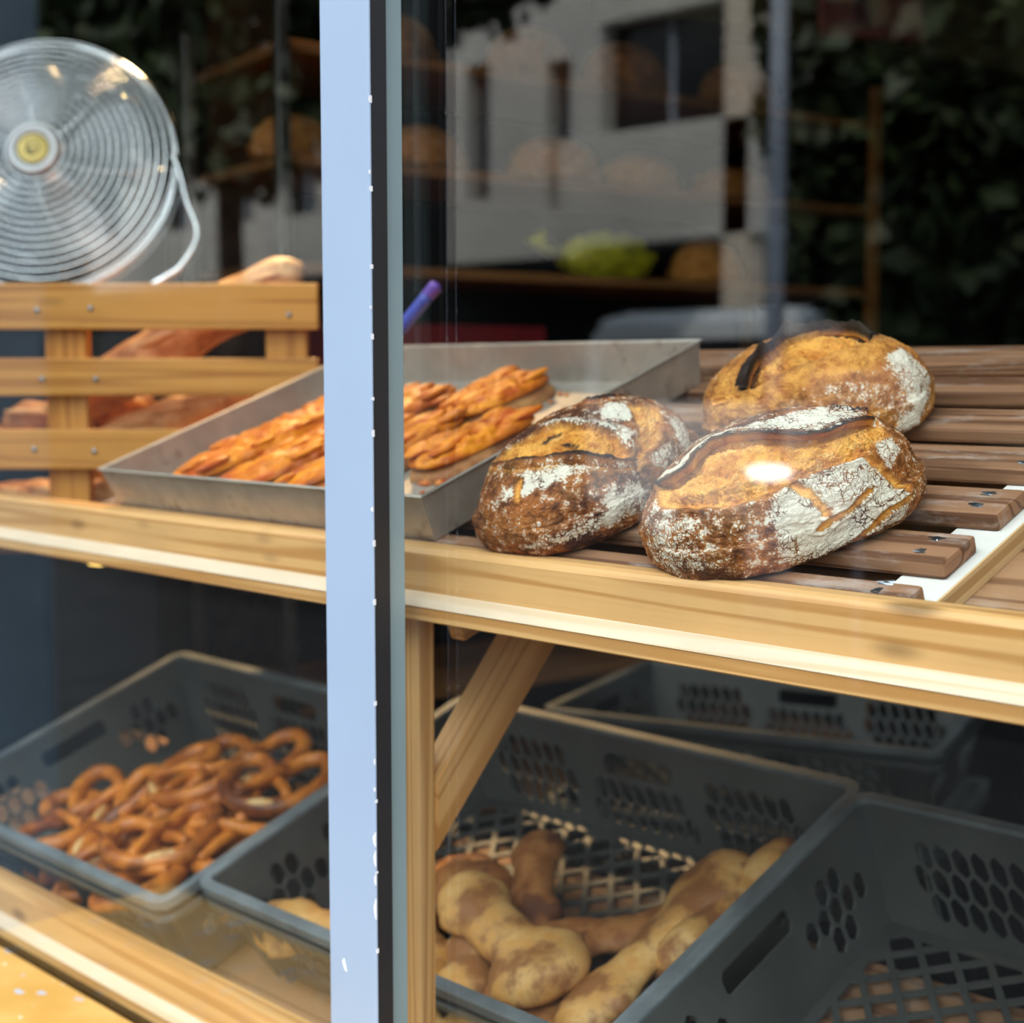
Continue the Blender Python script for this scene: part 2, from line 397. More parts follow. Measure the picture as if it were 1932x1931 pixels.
while z < 1.72:
    h = rng.uniform(.002, .007); pts = [(-1.0498, z), (-1.0502-rng.random()*.0004, z+h*.5), (-1.0498, z+h)]
    a = [bm.verts.new((x, -.0503, zz)) for x, zz in pts]; b = [bm.verts.new((x, -.047, zz)) for x, zz in pts]
    bm.faces.new(a); [bm.faces.new((a[i-1], a[i], b[i], b[i-1])) for i in range(3)]
    z += h+rng.uniform(.015, .10)
bmobj('paint_chips', bm, m_chip, parent=mu)['kind'] = 'stuff'
# yellow ledge in front of the pane
def yellow_mat():
    N = NT('yellow_flaking_paint'); v = N.coord('Object', (1, 1, 1), False); n = N.noise(v, 9, 4)
    c = N.mix(N.ramp(n, .3, .7), (.47, .25, .045), (.57, .33, .09))
    k = N.voro(N.coord('Object', (14, 24, 20), False), 1.6); msk = N.ramp(N.noise(v, 14, 3), .40, .48)
    c = N.mix(N.math('MULTIPLY', N.ramp(k, .17, .24, 1, 0), msk), c, (.36, .42, .50))
    k2 = N.voro(N.coord('Object', (22, 30, 20), False), 2.1)
    c = N.mix(N.math('MULTIPLY', N.ramp(k2, .11, .16, 1, 0), N.ramp(N.noise(v, 19, 3), .42, .50)), c, (.85, .76, .6))
    return N.bsdf(c, .5)
struct(box('trim_3', (-1.97, -.30, .525), (.5, -.004, .564), yellow_mat(), bevel=.004), 'yellow window ledge with flaking paint below the left pane')
# interior bulkhead over the counter
def onray(u, v, z):
    f = 2816.0; U = Vector((math.cos(YAW), math.sin(YAW), 0)).cross(FWD)
    return CAM+(FWD+Vector((math.cos(YAW), math.sin(YAW), 0))*((u-966)/f)-U*((v-965.5)/f))*z
A_, B_ = onray(1150, 30, 4.6), onray(2100, 175, 5.9)
rod_ = rod('trim_4', A_+Vector((0, 0, .2)), B_+Vector((0, 0, .2)), .2, .4, m_bulk); struct(rod_, 'olive brown bulkhead over the bakery counter')
struct(box('column_1', (-4.75, 2.05, 0), (-4.45, 2.35, 3.1), m_brick), 'brown brick pier at the left of the bakery')

# ------------------------------------------------------------------ display stand
st = empty('display_stand', Matrix.Translation((-1.3, .3, 0)), 'two-tier pine display stand tilted towards the shop window, holding the loaves and the grey crates', 'display stand')
def rail(name, dz, x0, x1):
    prof = [(.074, 1.111), (.074, 1.180), (.070, 1.1845), (.050, 1.1845), (.0435, 1.1825), (.040, 1.177), (.040, 1.1395), (.0270, 1.1295), (.0260, 1.1280), (.0260, 1.1150), (.028, 1.1135), (.050, 1.1120)]
    xm = (x0+x1)/2; V = []; n = len(prof)
    for x in (x0-xm, x1-xm): V += [(x, y, z-1.15) for y, z in prof]
    Fc = [tuple(range(n)), tuple(n+i for i in reversed(range(n)))]+[(i, n+i, n+(i+1) % n, (i+1) % n) for i in range(n)]
    return mesh(name, V, [f[::-1] for f in Fc], m_pine, Matrix.Translation((xm, 0, 1.15+dz)), st)
m_lip = wood('sky_tone_pine', (.80, .63, .46), (.72, .52, .33), .5, 1.0, .3)  # paler pine carries the sky brightness of the upturned bevel in its colour
for dz in (0, -.562):
    r_ = rail('front_rail', dz, -2.55, .6)
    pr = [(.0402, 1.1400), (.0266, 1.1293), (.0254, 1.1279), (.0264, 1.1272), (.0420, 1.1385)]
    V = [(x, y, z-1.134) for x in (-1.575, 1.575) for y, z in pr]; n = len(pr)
    l_ = mesh('sky_tone_lip', V, [tuple(range(n)), tuple(n+i for i in reversed(range(n)))]+[(i, n+i, n+(i+1) % n, (i+1) % n) for i in range(n)], m_lip, Matrix.Translation((-.975, -.0004, 1.134+dz)), r_)
    l_['label'] = 'paler bevel along the rail, sky brightness put into its colour'
boxc('shelf_board', (-1.775, .004, -.053), (.55, .66, -.035), m_deck, SHELF, st, .002)
boxc('shelf_board', (-2.5, -.045, -.178), (.55, .40, -.158), m_deck, TIER, st, .002)
boxc('side_shelf', (-.34, -.03, 1.085), (.262, .33, 1.10), m_deck, frame((-1.966, .294, 0), Vector((.7071, .7071, 0)), Vector((-.7071, .7071, 0)), Vector((0, 0, 1))), st, .002)
def leg(x, y0=.056, y1=.078, top=1.110, w=.03): rod('post', (x, (y0+y1)/2, .0), (x, (y0+y1)/2, top), y1-y0, w, m_pine, st, (1, 0, 0), .002)
leg(-1.119, .052, .072, 1.1105, .034); leg(-2.52); leg(.52)
for x, y, zt in ((-1.83, .60, 1.13), (.5, .64, 1.29)): rod('post', (x, y, 0), (x, y, zt), .04, .04, m_pine, st, (1, 0, 0), .002)
P_ = lambda s, h: Vector((0, .075, 1.185))+TA*s+NA*h
for x in (-1.125,): rod('side_bearer', Vector((x, 0, 0))+P_(.01, -.087), Vector((x, 0, 0))+P_(.66, -.087), .022, .066, m_pine, st, (0, -.34, .94))
BM = frame((-1.118, .19, 1.01), Vector((0, .66, .751)).normalized(), Vector((-1, 0, 0)), Vector((0, -.751, .66)).normalized()); bi_ = BM.inverted()
bm = bmesh.new(); pr = [(.0728, .866), (.0728, .940), (.258, 1.15), (.333, 1.15)]      # diagonal brace cut flush against the back of the post
fa = [bm.verts.new(bi_ @ Vector((-1.135, y, z))) for y, z in pr]; fb = [bm.verts.new(bi_ @ Vector((-1.1005, y, z))) for y, z in pr]
bm.faces.new(fa); bm.faces.new(fb[::-1]); [bm.faces.new((fa[i-1], fb[i-1], fb[i], fa[i])) for i in range(4)]
bmesh.ops.recalc_face_normals(bm, faces=bm.faces); bmesh.ops.bevel(bm, geom=list(bm.edges), offset=.0018, segments=2, affect='EDGES')
bmobj('brace', bm, m_pine, BM, st)

m_screw = metal('screw_steel', (.35, .40, .46), .4)
# slatted rack on the stand
rk = empty('slatted_bread_rack', SHELF @ Matrix.Translation((-1.15, 0, -.035)), 'dark stained wooden slatted bread rack under the three sourdough loaves', 'bread rack')
ends = [-.5765, -.577, -.578, -.576, -.579, -.577, -.578]
for k in range(7):
    s0 = -.0333+.0925*k; s1 = s0+.0535
    if k == 0: s0 = -.0005
    if k == 6: s1 = s0+.06
    sl = boxc('slat', (-1.755, s0, -.0155), (ends[k]+(.0 if k else .004), s1, 0), m_slat, SHELF, rk, .0035)
    for dy in ((.013, -.011) if k else (.008, -.006)):
        if k >= 4: break
        bm = bmesh.new(); r = bmesh.ops.create_cone(bm, cap_ends=True, segments=12, radius1=.0042, radius2=.0038, depth=.0012)
        for v in r['verts']: v.co += Vector((ends[k]-.027+rng.uniform(-.006, .006), (s0+s1)/2+dy, .0003))
        bmobj('screw_head', bm, m_screw, SHELF, sl)
boxc('batten', (-.617, -.0, -.0348), (-.5675, .59, -.0157), m_batten_top, SHELF, rk, .001)
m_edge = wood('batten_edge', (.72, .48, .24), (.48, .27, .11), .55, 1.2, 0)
rod('batten_edge', SHELF @ Vector((-.5665, 0, -.0253)), SHELF @ Vector((-.5665, .59, -.0253)), .002, .0190, m_edge, rk, NA, .0003)
boxc('batten', (-1.72, -.0, -.0348), (-1.68, .59, -.0157), m_batten_top, SHELF, rk, .001)

# ------------------------------------------------------------------ sourdough loaves
def vnoise(P, sc, seed=0, octv=3, rough=.5):
    out = np.zeros(len(P)); amp = 1.0; tot = 0
    for o in range(octv):
        Q = P*sc*(2**o)+seed*17.13+o*5.7; I = np.floor(Q).astype(np.int64); f = Q-I; f = f*f*(3-2*f); acc = 0
        for dx in (0, 1):
            for dy in (0, 1):
                for dz in (0, 1):
                    h = (I[:, 0]+dx)*374761393+(I[:, 1]+dy)*668265263+(I[:, 2]+dz)*2147483647+seed*1013
                    h = (h ^ (h >> 13))*1274126177; h = h ^ (h >> 16); r = (h & 0xffff)/65535.0
                    acc = acc+r*(f[:, 0] if dx else 1-f[:, 0])*(f[:, 1] if dy else 1-f[:, 1])*(f[:, 2] if dz else 1-f[:, 2])
        out += amp*(acc*2-1); tot += amp; amp *= rough
    return out/tot
def seg_dist(P, poly, closed=False):
    pts = np.array(poly, float); n = len(pts); best = np.full(len(P), 9.0)
    for i in range(n if closed else n-1):
        a, b = pts[i], pts[(i+1) % n]; ab = b-a; t = np.clip(((P-a)@ab)/max(ab@ab, 1e-9), 0, 1)
        best = np.minimum(best, np.hypot(*(P-a-t[:, None]*ab).T))
    return best
def inside(P, poly):
    pts = np.array(poly, float); n = len(pts); c = np.zeros(len(P), bool); j = n-1
    for i in range(n):
        xi, yi = pts[i]; xj, yj = pts[j]
        c ^= ((yi > P[:, 1]) != (yj > P[:, 1])) & (P[:, 0] < (xj-xi)*(P[:, 1]-yi)/(yj-yi+1e-12)+xi); j = i
    return c
def soft(P, poly, w): # signed: 1 inside
    d = seg_dist(P, poly, True); s = np.where(inside(P, poly), d, -d); x = np.clip(s/w*.5+.5, 0, 1); return x*x*(3-2*x)
BOT = .5
def loaf_shape(D, a, b, c):
    q = D.copy(); z = q[:, 2]
    rr = np.where(z < 0, (np.abs(q[:, 0])**2.6+np.abs(q[:, 1])**2.6+np.abs(z)**2.6)**(-1/2.6), 1.0)
    q = q*rr[:, None]; z = q[:, 2]; z = np.where(z < 0, -BOT*np.tanh(-z/BOT*1.15), z)
    return np.stack([a*q[:, 0], b*q[:, 1], c*z], -1)
def ico(n):
    bm = bmesh.new(); bmesh.ops.create_icosphere(bm, subdivisions=n, radius=1)
    V = np.array([v.co[:] for v in bm.verts]); Fc = [tuple(v.index for v in f.verts) for f in bm.faces]; bm.free(); return V, Fc
def set_crust(o, col):
    at = o.data.attributes.new('crust', 'FLOAT_COLOR', 'POINT'); at.data.foreach_set('color', np.ascontiguousarray(col, dtype=np.float32).ravel())
def sourdough(label, par, A, d, spec, seed, level=8):
    X, s, phi, a, b, c = par
    E1 = XA*math.cos(phi)+TA*math.sin(phi); E2 = -XA*math.sin(phi)+TA*math.cos(phi)
    org = SHELF @ Vector((X, s, BOT*c*.97)); M = frame(org, E1, E2, NA)
    A = np.array(A); A /= np.linalg.norm(A); Q1 = np.cross([0, 0, 1], A); Q1 /= np.linalg.norm(Q1); Q2 = np.cross(A, Q1)
    D, Fc = ico(level); B = loaf_shape(D, a, b, c)
    def pq(D):
        r = np.arccos(np.clip(D@A, -1, 1)); x, y = D@Q1, D@Q2; n = np.hypot(x, y)+1e-9
        return np.stack([r*x/n, r*y/n], -1), r
    def unpq(p, q):
        r = math.hypot(p, q); w = (np.array(Q1)*p+np.array(Q2)*q)/(r+1e-9); return np.array(A)*math.cos(r)+w*math.sin(r)
    P, r = pq(D)
    Nm = D/np.array([a, b, c]); Nm /= np.linalg.norm(Nm, axis=1)[:, None]
    w1 = vnoise(D, 3.2, seed, 3); w2 = vnoise(D, 9, seed+1, 3); w3 = vnoise(D, 34, seed+2, 3); w4 = vnoise(D, 80, seed+3, 2)
    PJ = P+np.stack([vnoise(D, 7, seed+5, 3), vnoise(D, 7, seed+6, 3)], -1)*.035
    flour = np.full(len(D), spec.get('flour', .25)); flour += w1*.14+w2*.10
    opn = np.zeros(len(D)); burn = np.zeros(len(D)); toast = np.full(len(D), spec.get('toast', .1))+w1*.25; disp = w1*.0022+w2*.0014+w3*.0010+w4*.0004
    for k, (amt, w) in spec['F'].items(): m = soft(PJ, d[k], w); flour = np.maximum(flour, m*amt+(1-m)*flour)
    if 'G' in d: m = soft(PJ, d['G'], .12); toast = np.maximum(toast, m*.95); flour *= 1-m*.75
    for k in spec['O']:
        m = soft(PJ, d[k], .05); opn = np.maximum(opn, m); flour *= 1-m*.96; disp -= m*.0035; disp += m*(w2*.0018+w3*.0016+w4*.0006)
        burn = np.maximum(burn, m*np.clip(.22+w2*.9, 0, .45)*spec.get('toastburn', .6))
    for k in spec.get('S', []):
        ds = seg_dist(PJ, d[k]); m = np.exp(-(ds/.035)**2); opn = np.maximum(opn, np.clip(m*1.3, 0, 1)); flour *= 1-np.clip(m*1.4, 0, 1); disp -= m*.0022
        side = np.exp(-((ds-.06)/.02)**2); disp += side*.0012; 
    for k in spec.get('H', []):
        ds = seg_dist(P, d[k]); m = np.exp(-(ds/.055)**2); hole = m*np.clip(.3+w4*1.6+w3*.9, 0, 1); disp -= m*.004+hole*.005; burn = np.maximum(burn, hole*.45)
    for k in spec.get('R', []):
        ds = seg_dist(PJ, d[k]); disp += np.exp(-(ds/.07)**2)*.0035; burn = np.maximum(burn, np.exp(-(ds/.05)**2)*(.35+w3*.2))
    for k, (h, bn, cav) in spec['E'].items():
        ds = seg_dist(PJ, d[k]); ins = np.clip(opn*1.2, 0, 1)
        if k in spec.get('EAR', {}): opn = np.maximum(opn, np.exp(-(ds/.075)**2))
        disp += (1-ins)*np.exp(-(ds/.085)**2)*h
        disp -= ins*np.exp(-(ds/.13)**2)*cav
        burn = np.maximum(burn, np.exp(-(ds/.03)**2)*bn*np.clip(.8+w2*1.2, 0, 1.3)); bw = spec.get('bw'); bwt = np.clip((bw[1]-P[:, 0])/(bw[1]-bw[0]), .12, 1) if bw else 1.0
        burn = np.maximum(burn, ins*np.exp(-(ds/.10)**2)*bn*np.clip(.6+w2, 0, 1)*bwt)
    for k in spec.get('B', []):
        ds = seg_dist(P, d[k]); m = np.exp(-(ds/.085)**2); burn = np.maximum(burn, m*(.9+w2*.4)); disp += m*(.003+w3*.003); flour *= 1-m*.7
    for k in spec.get('K', []):
        ds = seg_dist(PJ, d[k]); burn = np.maximum(burn, np.exp(-(ds/spec.get('kw', .045))**2)*(.75+w3*.3))
    fade = np.clip((2.2-r)/.4, 0, 1)
    disp = disp*np.clip((D[:, 2]+.75)/.3, .15, 1)
    V = B+Nm*disp[:, None]
    o = mesh('sourdough_loaf', V, Fc, m_bread, M, None, True)
    set_crust(o, np.clip(np.stack([flour, opn*fade, burn*fade, np.clip(toast, 0, 1)], -1), 0, 1))
    tag(o, label, 'bread', 'sourdough loaves on the slatted rack')
    # torn ears standing up along the scores
    for k, (h, w, bn, fl) in spec.get('EAR', {}).items():
        rg = np.random.default_rng(seed); pts = np.array(d[k]); t = np.linspace(0, len(pts)-1, 70)
        pp = np.stack([np.interp(t, range(len(pts)), pts[:, i]) for i in (0, 1)], -1)
        for _ in range(2): pp[1:-1] = (pp[:-2]+2*pp[1:-1]+pp[2:])/4
        oc = np.mean(np.array(d['O']), 0); ring = []; cols = []
        dirs = np.array([unpq(*p) for p in pp]); Bp = loaf_shape(dirs, a, b, c); Np = dirs/np.array([a, b, c]); Np /= np.linalg.norm(Np, axis=1)[:, None]
        oc3 = loaf_shape(np.array([unpq(*oc)]), a, b, c)[0]
        tang = np.gradient(Bp, axis=0); tang /= np.linalg.norm(tang, axis=1)[:, None]+1e-9
        inw = np.cross(Np, tang); sg = np.sign(np.sum(inw*(oc3-Bp), axis=1)); sg = np.sign(np.sum(sg)) or 1; inw = inw*sg
        V2 = []; F2 = []; C2 = []; K = 8
        jag = vnoise(np.stack([t*1.0, t*0, t*0], -1), 2.3, seed+9, 4)
        for i in range(70):
            e = math.sin(math.pi*min(1, max(0, (i+1)/71)))**.45
            hh = h*e*(1+(1.0 if spec.get('ob') else .6)*jag[i]); ww = w
            root_o = Bp[i]-inw[i]*ww*1.1-Np[i]*.002; root_i = Bp[i]+inw[i]*ww*.25-Np[i]*.006
            tip = Bp[i]+Np[i]*hh+inw[i]*ww*(.75+.35*jag[i])*e
            mid_o = (root_o*.45+tip*.55)+Np[i]*.0022*e; mid_i = (root_i*.5+tip*.5)-inw[i]*.001
            th = .0011
            sec = [root_o, root_o*.6+mid_o*.4+Np[i]*.0012, mid_o, tip+Np[i]*th*.5-inw[i]*th, tip+inw[i]*th, mid_i, root_i*.7+mid_i*.3, root_i]
            V2 += [tuple(x+rg.normal(0, .00022, 3)) for x in sec]
            bj = bn*(1+.4*jag[i])
            ob = spec.get('ob', 0); C2 += [(fl*(1.0), 0, .05+ob*.5, .2), (fl, 0, .06*bn+ob*.8*bj, .2), (fl, 0, .25*bj+ob*bj, .2), (fl*.3, 0, bj, .1), (0, .4, .8*bj, .2), (0, .9, (.75 if ob else .20)*bj, .3), (0, 1, (.42 if ob else .10)*bj, .3), (0, 1, .05+.1*ob, .3)]
        for i in range(69):
            for q in range(K):
                q2 = (q+1) % K; F2.append((i*K+q, i*K+q2, (i+1)*K+q2, (i+1)*K+q))
        F2.append(tuple(range(K))); F2.append(tuple(69*K+q for q in reversed(range(K))))
        if sg > 0: F2 = [f[::-1] for f in F2]
        e = mesh('crust_ear', V2, F2, m_bread, M, o, True); set_crust(e, np.clip(np.array(C2), 0, 1)); e['label'] = 'torn crust ear with scorched edge'
    return o
LA = dict(O=[(-0.944,0.279),(-1.057,0.624),(-0.847,0.624),(-0.692,0.835),(-0.525,0.974),(-0.259,0.978),(0.035,0.87),(0.29,0.721),(0.468,0.693),(0.701,0.804),(1.031,0.863),(1.17,0.565),(0.94,0.416),(0.735,0.266),(0.539,0.246),(0.353,0.197),(0.179,0.121),(0.035,0.071),(-0.157,0.056),(-0.33,0.076),(-0.586,0.152)],E=[(-1.125,0.672),(-0.847,0.624),(-0.657,0.696),(-0.632,0.826),(-0.483,1.007),(-0.265,0.995),(-0.029,0.911),(0.293,0.73),(0.471,0.714),(0.684,0.823),(1.043,0.895)],L=[(-1.022,0.24),(-0.661,0.161),(-0.33,0.076),(-0.157,0.056),(0.035,0.085),(0.179,0.121),(0.353,0.197),(0.539,0.246),(0.772,0.258)],R=[(-0.619,0.275),(-0.38,0.269),(-0.143,0.273),(0.134,0.223),(0.361,0.264)],S1=[(0.359,-0.437),(0.436,-0.386),(0.617,-0.313),(0.766,-0.163)],S2=[(0.628,-0.767),(0.794,-0.578),(0.907,-0.461),(1.104,-0.366)],S3=[(0.211,0.103),(0.334,-0.06),(0.4,-0.289)],S4=[(0.776,0.278),(0.876,0.124),(0.988,-0.062),(1.082,-0.252)],H=[(-0.545,0.474),(-0.414,0.5),(-0.248,0.548)],H2=[(-0.755,0.302),(-0.388,0.189)],F1=[(0.054,0.064),(0.296,0.15),(0.525,0.233),(0.772,0.258),(0.916,-0.039),(1.106,-0.383),(1.009,-0.643),(0.65,-0.765),(0.32,-0.875),(0.02,-0.727),(0.078,-0.502),(0.04,-0.23)],F2=[(-1.235,-0.009),(-1.05,0.228),(-0.66,0.105),(-0.509,-0.044),(-0.549,-0.318),(-0.41,-0.518),(-0.513,-0.609),(-1.043,-0.62),(-1.343,-0.299)],F3=[(-0.338,1.064),(0.096,1.137),(0.569,1.292),(0.926,1.029),(1.034,0.963),(0.693,0.836),(0.466,0.72),(0.294,0.755),(-0.03,0.933)],F4=[(0.883,0.406),(1.176,0.476),(1.185,0.249),(1.016,0.013)],B=[(0.696,1.193),(0.839,1.06),(0.994,1.049)])
LB = dict(O=[(-0.825,0.649),(-0.912,0.806),(-0.598,0.926),(-0.351,1.012),(-0.039,0.919),(0.255,0.723),(0.457,0.501),(0.569,0.328),(0.614,0.193),(0.632,0.049),(0.446,0.113),(0.123,0.278),(-0.218,0.404),(-0.5,0.487)],O2=[(0.648,0.992),(1.013,0.869),(1.055,0.594),(0.98,0.373),(0.84,0.178),(0.736,0.043),(0.648,-0.071),(0.624,0.054),(0.705,0.195),(0.659,0.333),(0.728,0.545)],B1=[(-0.263,0.742),(-0.198,0.803),(-0.102,0.808)],B2=[(-0.039,0.61),(0.078,0.5)],L=[(-1.043,0.679),(-0.679,0.559),(-0.418,0.454),(-0.099,0.354),(0.123,0.278),(0.338,0.15),(0.5,0.074),(0.636,0.058)],E=[(-0.395,1.043),(-0.039,0.919),(0.249,0.736),(0.457,0.501),(0.561,0.317),(0.563,0.23)],B=[(0.179,1.364),(0.319,1.321),(0.431,1.321),(0.596,1.316)],F1=[(-0.407,1.081),(-0.109,1.067),(0.116,0.906),(0.435,0.692),(0.669,0.424),(0.614,0.193),(0.563,0.246),(0.485,0.488),(0.254,0.746),(-0.041,0.948)],F2=[(0.315,0.965),(0.464,1.094),(0.666,0.889),(0.665,0.649),(0.439,0.712)],F3=[(1.133,0.606),(1.41,0.563),(1.572,-0.005),(1.335,-0.145),(1.182,0.224)],F4=[(0.799,0.083),(1.003,0.162),(1.084,-0.092),(0.896,-0.163)],F5=[(-0.481,0.367),(-0.098,0.298),(0.121,0.236),(0.282,0.119),(0.063,0.156),(-0.23,0.077),(-0.422,0.093)],F6=[(0.333,-0.175),(0.53,-0.247),(0.696,-0.381),(0.611,-0.583),(0.129,-0.599),(-0.331,-0.689),(-0.529,-0.622),(-0.082,-0.502),(0.164,-0.436),(0.307,-0.413)],F7=[(-0.968,0.08),(-0.551,0.258),(-0.49,0.079),(-0.833,-0.061)],S1=[(-0.476,0.265),(-0.498,0.044)])
LC = dict(O=[(-0.67,0.305),(-0.62,0.522),(-0.56,0.69),(-0.374,0.808),(-0.202,1.012),(0.051,1.11),(0.379,1.239),(0.503,1.146),(0.677,0.995),(0.665,0.774),(0.503,0.717),(0.283,0.625),(0.032,0.533),(-0.15,0.486),(-0.335,0.391),(-0.562,0.278)],E=[(-0.67,0.305),(-0.62,0.522),(-0.547,0.741),(-0.38,0.904),(-0.202,1.16),(-0.002,1.204),(0.169,1.26),(0.494,1.152),(0.642,1.078),(0.691,0.848)],G=[(-0.674,0.281),(-0.562,0.278),(-0.15,0.486),(0.283,0.625),(0.665,0.774),(0.895,0.689),(0.691,0.428),(0.526,0.211),(0.25,0.172),(0.027,0.162),(-0.349,-0.094),(-0.905,-0.185),(-1.244,-0.188),(-1.24,0.326),(-0.958,0.728),(-0.611,0.95)],F1=[(0.653,0.407),(0.927,0.559),(1.163,0.342),(1.316,0.028),(1.217,-0.274),(0.938,-0.519),(0.749,-0.777),(0.604,-0.658),(0.766,-0.296),(0.706,0.154)],F2=[(-0.094,0.087),(0.241,0.106),(0.588,-0.017),(0.766,-0.296),(0.609,-0.509),(0.424,-0.322),(0.103,-0.081)],H=[(-0.556,0.339),(-0.393,0.438),(-0.311,0.497)],H2=[(0.013,0.638),(0.053,0.597)],H3=[(0.303,0.726),(0.533,0.815)],S1=[(-1.084,0.22),(-0.948,0.215)])
sourdough('front sourdough loaf nearest the window with thick white flour on its right half', (-0.742, 0.089, 1.081, 0.1234, 0.0876, 0.0701), [-0.3772, -0.8304, 0.4102], LA,
    dict(flour=.30, toast=.12, F=dict(F1=(1.0, .08), F2=(.62, .16), F3=(.95, .06), F4=(1.0, .05)), O=['O'], S=['S1', 'S2', 'S3', 'S4'], H=['H', 'H2'], R=['R'],
         E=dict(E=(.001, .30, .010), L=(.0035, .45, .003)), B=['B'], bw=(-.5, .1), EAR=dict(E=(.0058, .0125, .85, .85))), 11)
sourdough('brown sourdough loaf beside the metal tray with a golden oval split on top', (-0.9775, 0.105, 1.60, 0.130, 0.0861, 0.0680), [-0.6651, -0.6241, 0.4101], LB,
    dict(flour=.27, toast=.05, F=dict(F1=(.95, .06), F2=(.95, .06), F3=(1.0, .08), F4=(.8, .08), F5=(.95, .08), F6=(.85, .10), F7=(.55, .12)), O=['O', 'O2'], S=['S1'],
         E=dict(L=(.001, .6, .005), E=(.001, .3, .003)), B=['B'], K=['B1', 'B2'], toastburn=.3, EAR=dict(L=(.006, .006, .75, .35))), 23)
sourdough('rear golden sourdough loaf behind the other two with a scorched black crest', (-0.8532, 0.322, 0.415, 0.1152, 0.0807, 0.0687), [0.1841, -0.8933, 0.4101], LC,
    dict(flour=.16, toast=.45, F=dict(F1=(1.0, .14), F2=(.55, .2)), O=['O'], S=['S1'], H=['H', 'H2', 'H3'],
         E=dict(E=(.001, 1.0, .009)), K=['E'], kw=.085, ob=.85, EAR=dict(E=(.014, .013, 1.15, .02))), 37)

# ------------------------------------------------------------------ baking tray and what lies in it
def tray():
    x0, x1, s0, s1, h, fl, th = -1.708, -1.104, 0.0, .455, .050, .006, .0016
    V = []; Fc = []
    def ring(dx, z): 
        r = [(x0-dx, s0-dx, z), (x1+dx, s0-dx, z), (x1+dx, s1+dx, z), (x0-dx, s1+dx, z)]; i = len(V); V.extend(r); return i
    bo = ring(0, 0); to = ring(fl, h); r1 = ring(fl+.003, h+.0012); r2 = ring(fl+.001, h+.003); ti = ring(fl-.0022, h+.001); bi = ring(-th, th)
    Fc.append((bo+3, bo+2, bo+1, bo))
    for a, b in ((bo, to), (to, r1), (r1, r2), (r2, ti), (ti, bi)):
        for k in range(4): Fc.append((a+k, a+(k+1) % 4, b+(k+1) % 4, b+k))
    Fc.append((bi, bi+1, bi+2, bi+3))
    o = mesh('baking_tray', V, Fc, m_tray, SHELF @ Matrix.Translation((0, 0, .0006)))
    tag(o, 'deep grey steel baking tray with brown stains holding cheese bread bars', 'baking tray')
tray()
def blob(name, L, Wd, H, mat, M, seed, cols=None, sq=3.2, rough=.004, level=6, flat=True, parent=None):
    """bar-like baked piece: superellipsoid with lumpy top, resting on its base plane"""
    D, Fc = ico(level); n = (np.abs(D[:, 0])**sq+np.abs(D[:, 1])**sq+np.abs(D[:, 2])**(2.3))**(-1/sq)
    q = D*n[:, None]; V = q*np.array([L/2, Wd/2, H])
    if flat: V[:, 2] = np.where(V[:, 2] < 0, 0.0, V[:, 2])
    w = vnoise(V, 28, seed, 3)*rough+vnoise(V, 90, seed+1, 2)*rough*.55
    up = np.clip(D[:, 2]+.25, 0, 1); V = V+D*(w*up)[:, None]
    return mesh(name, V, Fc, mat, M, parent, True)
def cheese_bar(label, x, s, L, Wd, rz, seed, H=.030):
    M = SHELF @ trot(x, s, .0030, math.pi/2+rz)
    o = blob('cheese_bread_bar', L, Wd, H*.72, m_cheesebase, M, seed, rough=.003)
    t = blob('cheese_topping', L*.985, Wd*.93, .016, m_cheese, M @ Matrix.Translation((0, 0, H*.56)), seed+5, sq=3.0, rough=.0085, parent=o)
    rr = random.Random(seed); bm = bmesh.new()
    for i in range(26):
        r = bmesh.ops.create_icosphere(bm, subdivisions=2, radius=rr.uniform(.005, .011))
        cx_, cy_ = rr.uniform(-.40, .40)*L, rr.uniform(-.36, .36)*Wd
        for v in r['verts']: v.co = Vector((v.co.x*2.6+cx_, v.co.y+cy_, v.co.z*.45+H*.56+.0125))
    bmobj('melted_cheese', bm, m_cheese, M, o, True)['kind'] = 'stuff'
    tag(o, label, 'bread', 'cheese bread bars in the tray')
cheese_bar('long cheese and tomato bread bar along the left wall of the baking tray', -1.605, .215, .37, .105, -.10, 1)
cheese_bar('middle cheese bread bar left of the blue mullion, between two other bars', -1.485, .205, .37, .108, -.10, 2)
cheese_bar('front cheese bread bar partly hidden behind the blue mullion', -1.365, .150, .27, .108, -.08, 3)
cheese_bar('rear cheese bread bar with a cut end facing the back of the tray', -1.350, .350, .155, .110, -.12, 4, .034)
cheese_bar('torn cheese bread piece with a dark underside right of the blue mullion', -1.245, .205, .17, .085, -.12, 6, .032)
rr = random.Random(8); bm = bmesh.new()
for i in range(230):
    if i < 120: x, s = rr.gauss(-1.185, .022), rr.uniform(.02, .30)
    else: x, s = rr.uniform(-1.69, -1.12), rr.uniform(.01, .42)
    x = min(max(x, -1.69), -1.122)
    r = bmesh.ops.create_icosphere(bm, subdivisions=1, radius=rr.uniform(.0018, .006 if i < 120 else .003)*1.3)
    for v in r['verts']: v.co = Vector((v.co.x*1.2*rr.uniform(.85, 1.15)+x, v.co.y*1.3*rr.uniform(.8, 1.2)+s, max(0, v.co.z*.6+.002)+.0025))
tag(bmobj('pastry_crumbs', bm, m_crumb, SHELF, None, True), 'orange tomato and cheese crumbs scattered on the tray floor', 'crumbs', None, 'stuff')
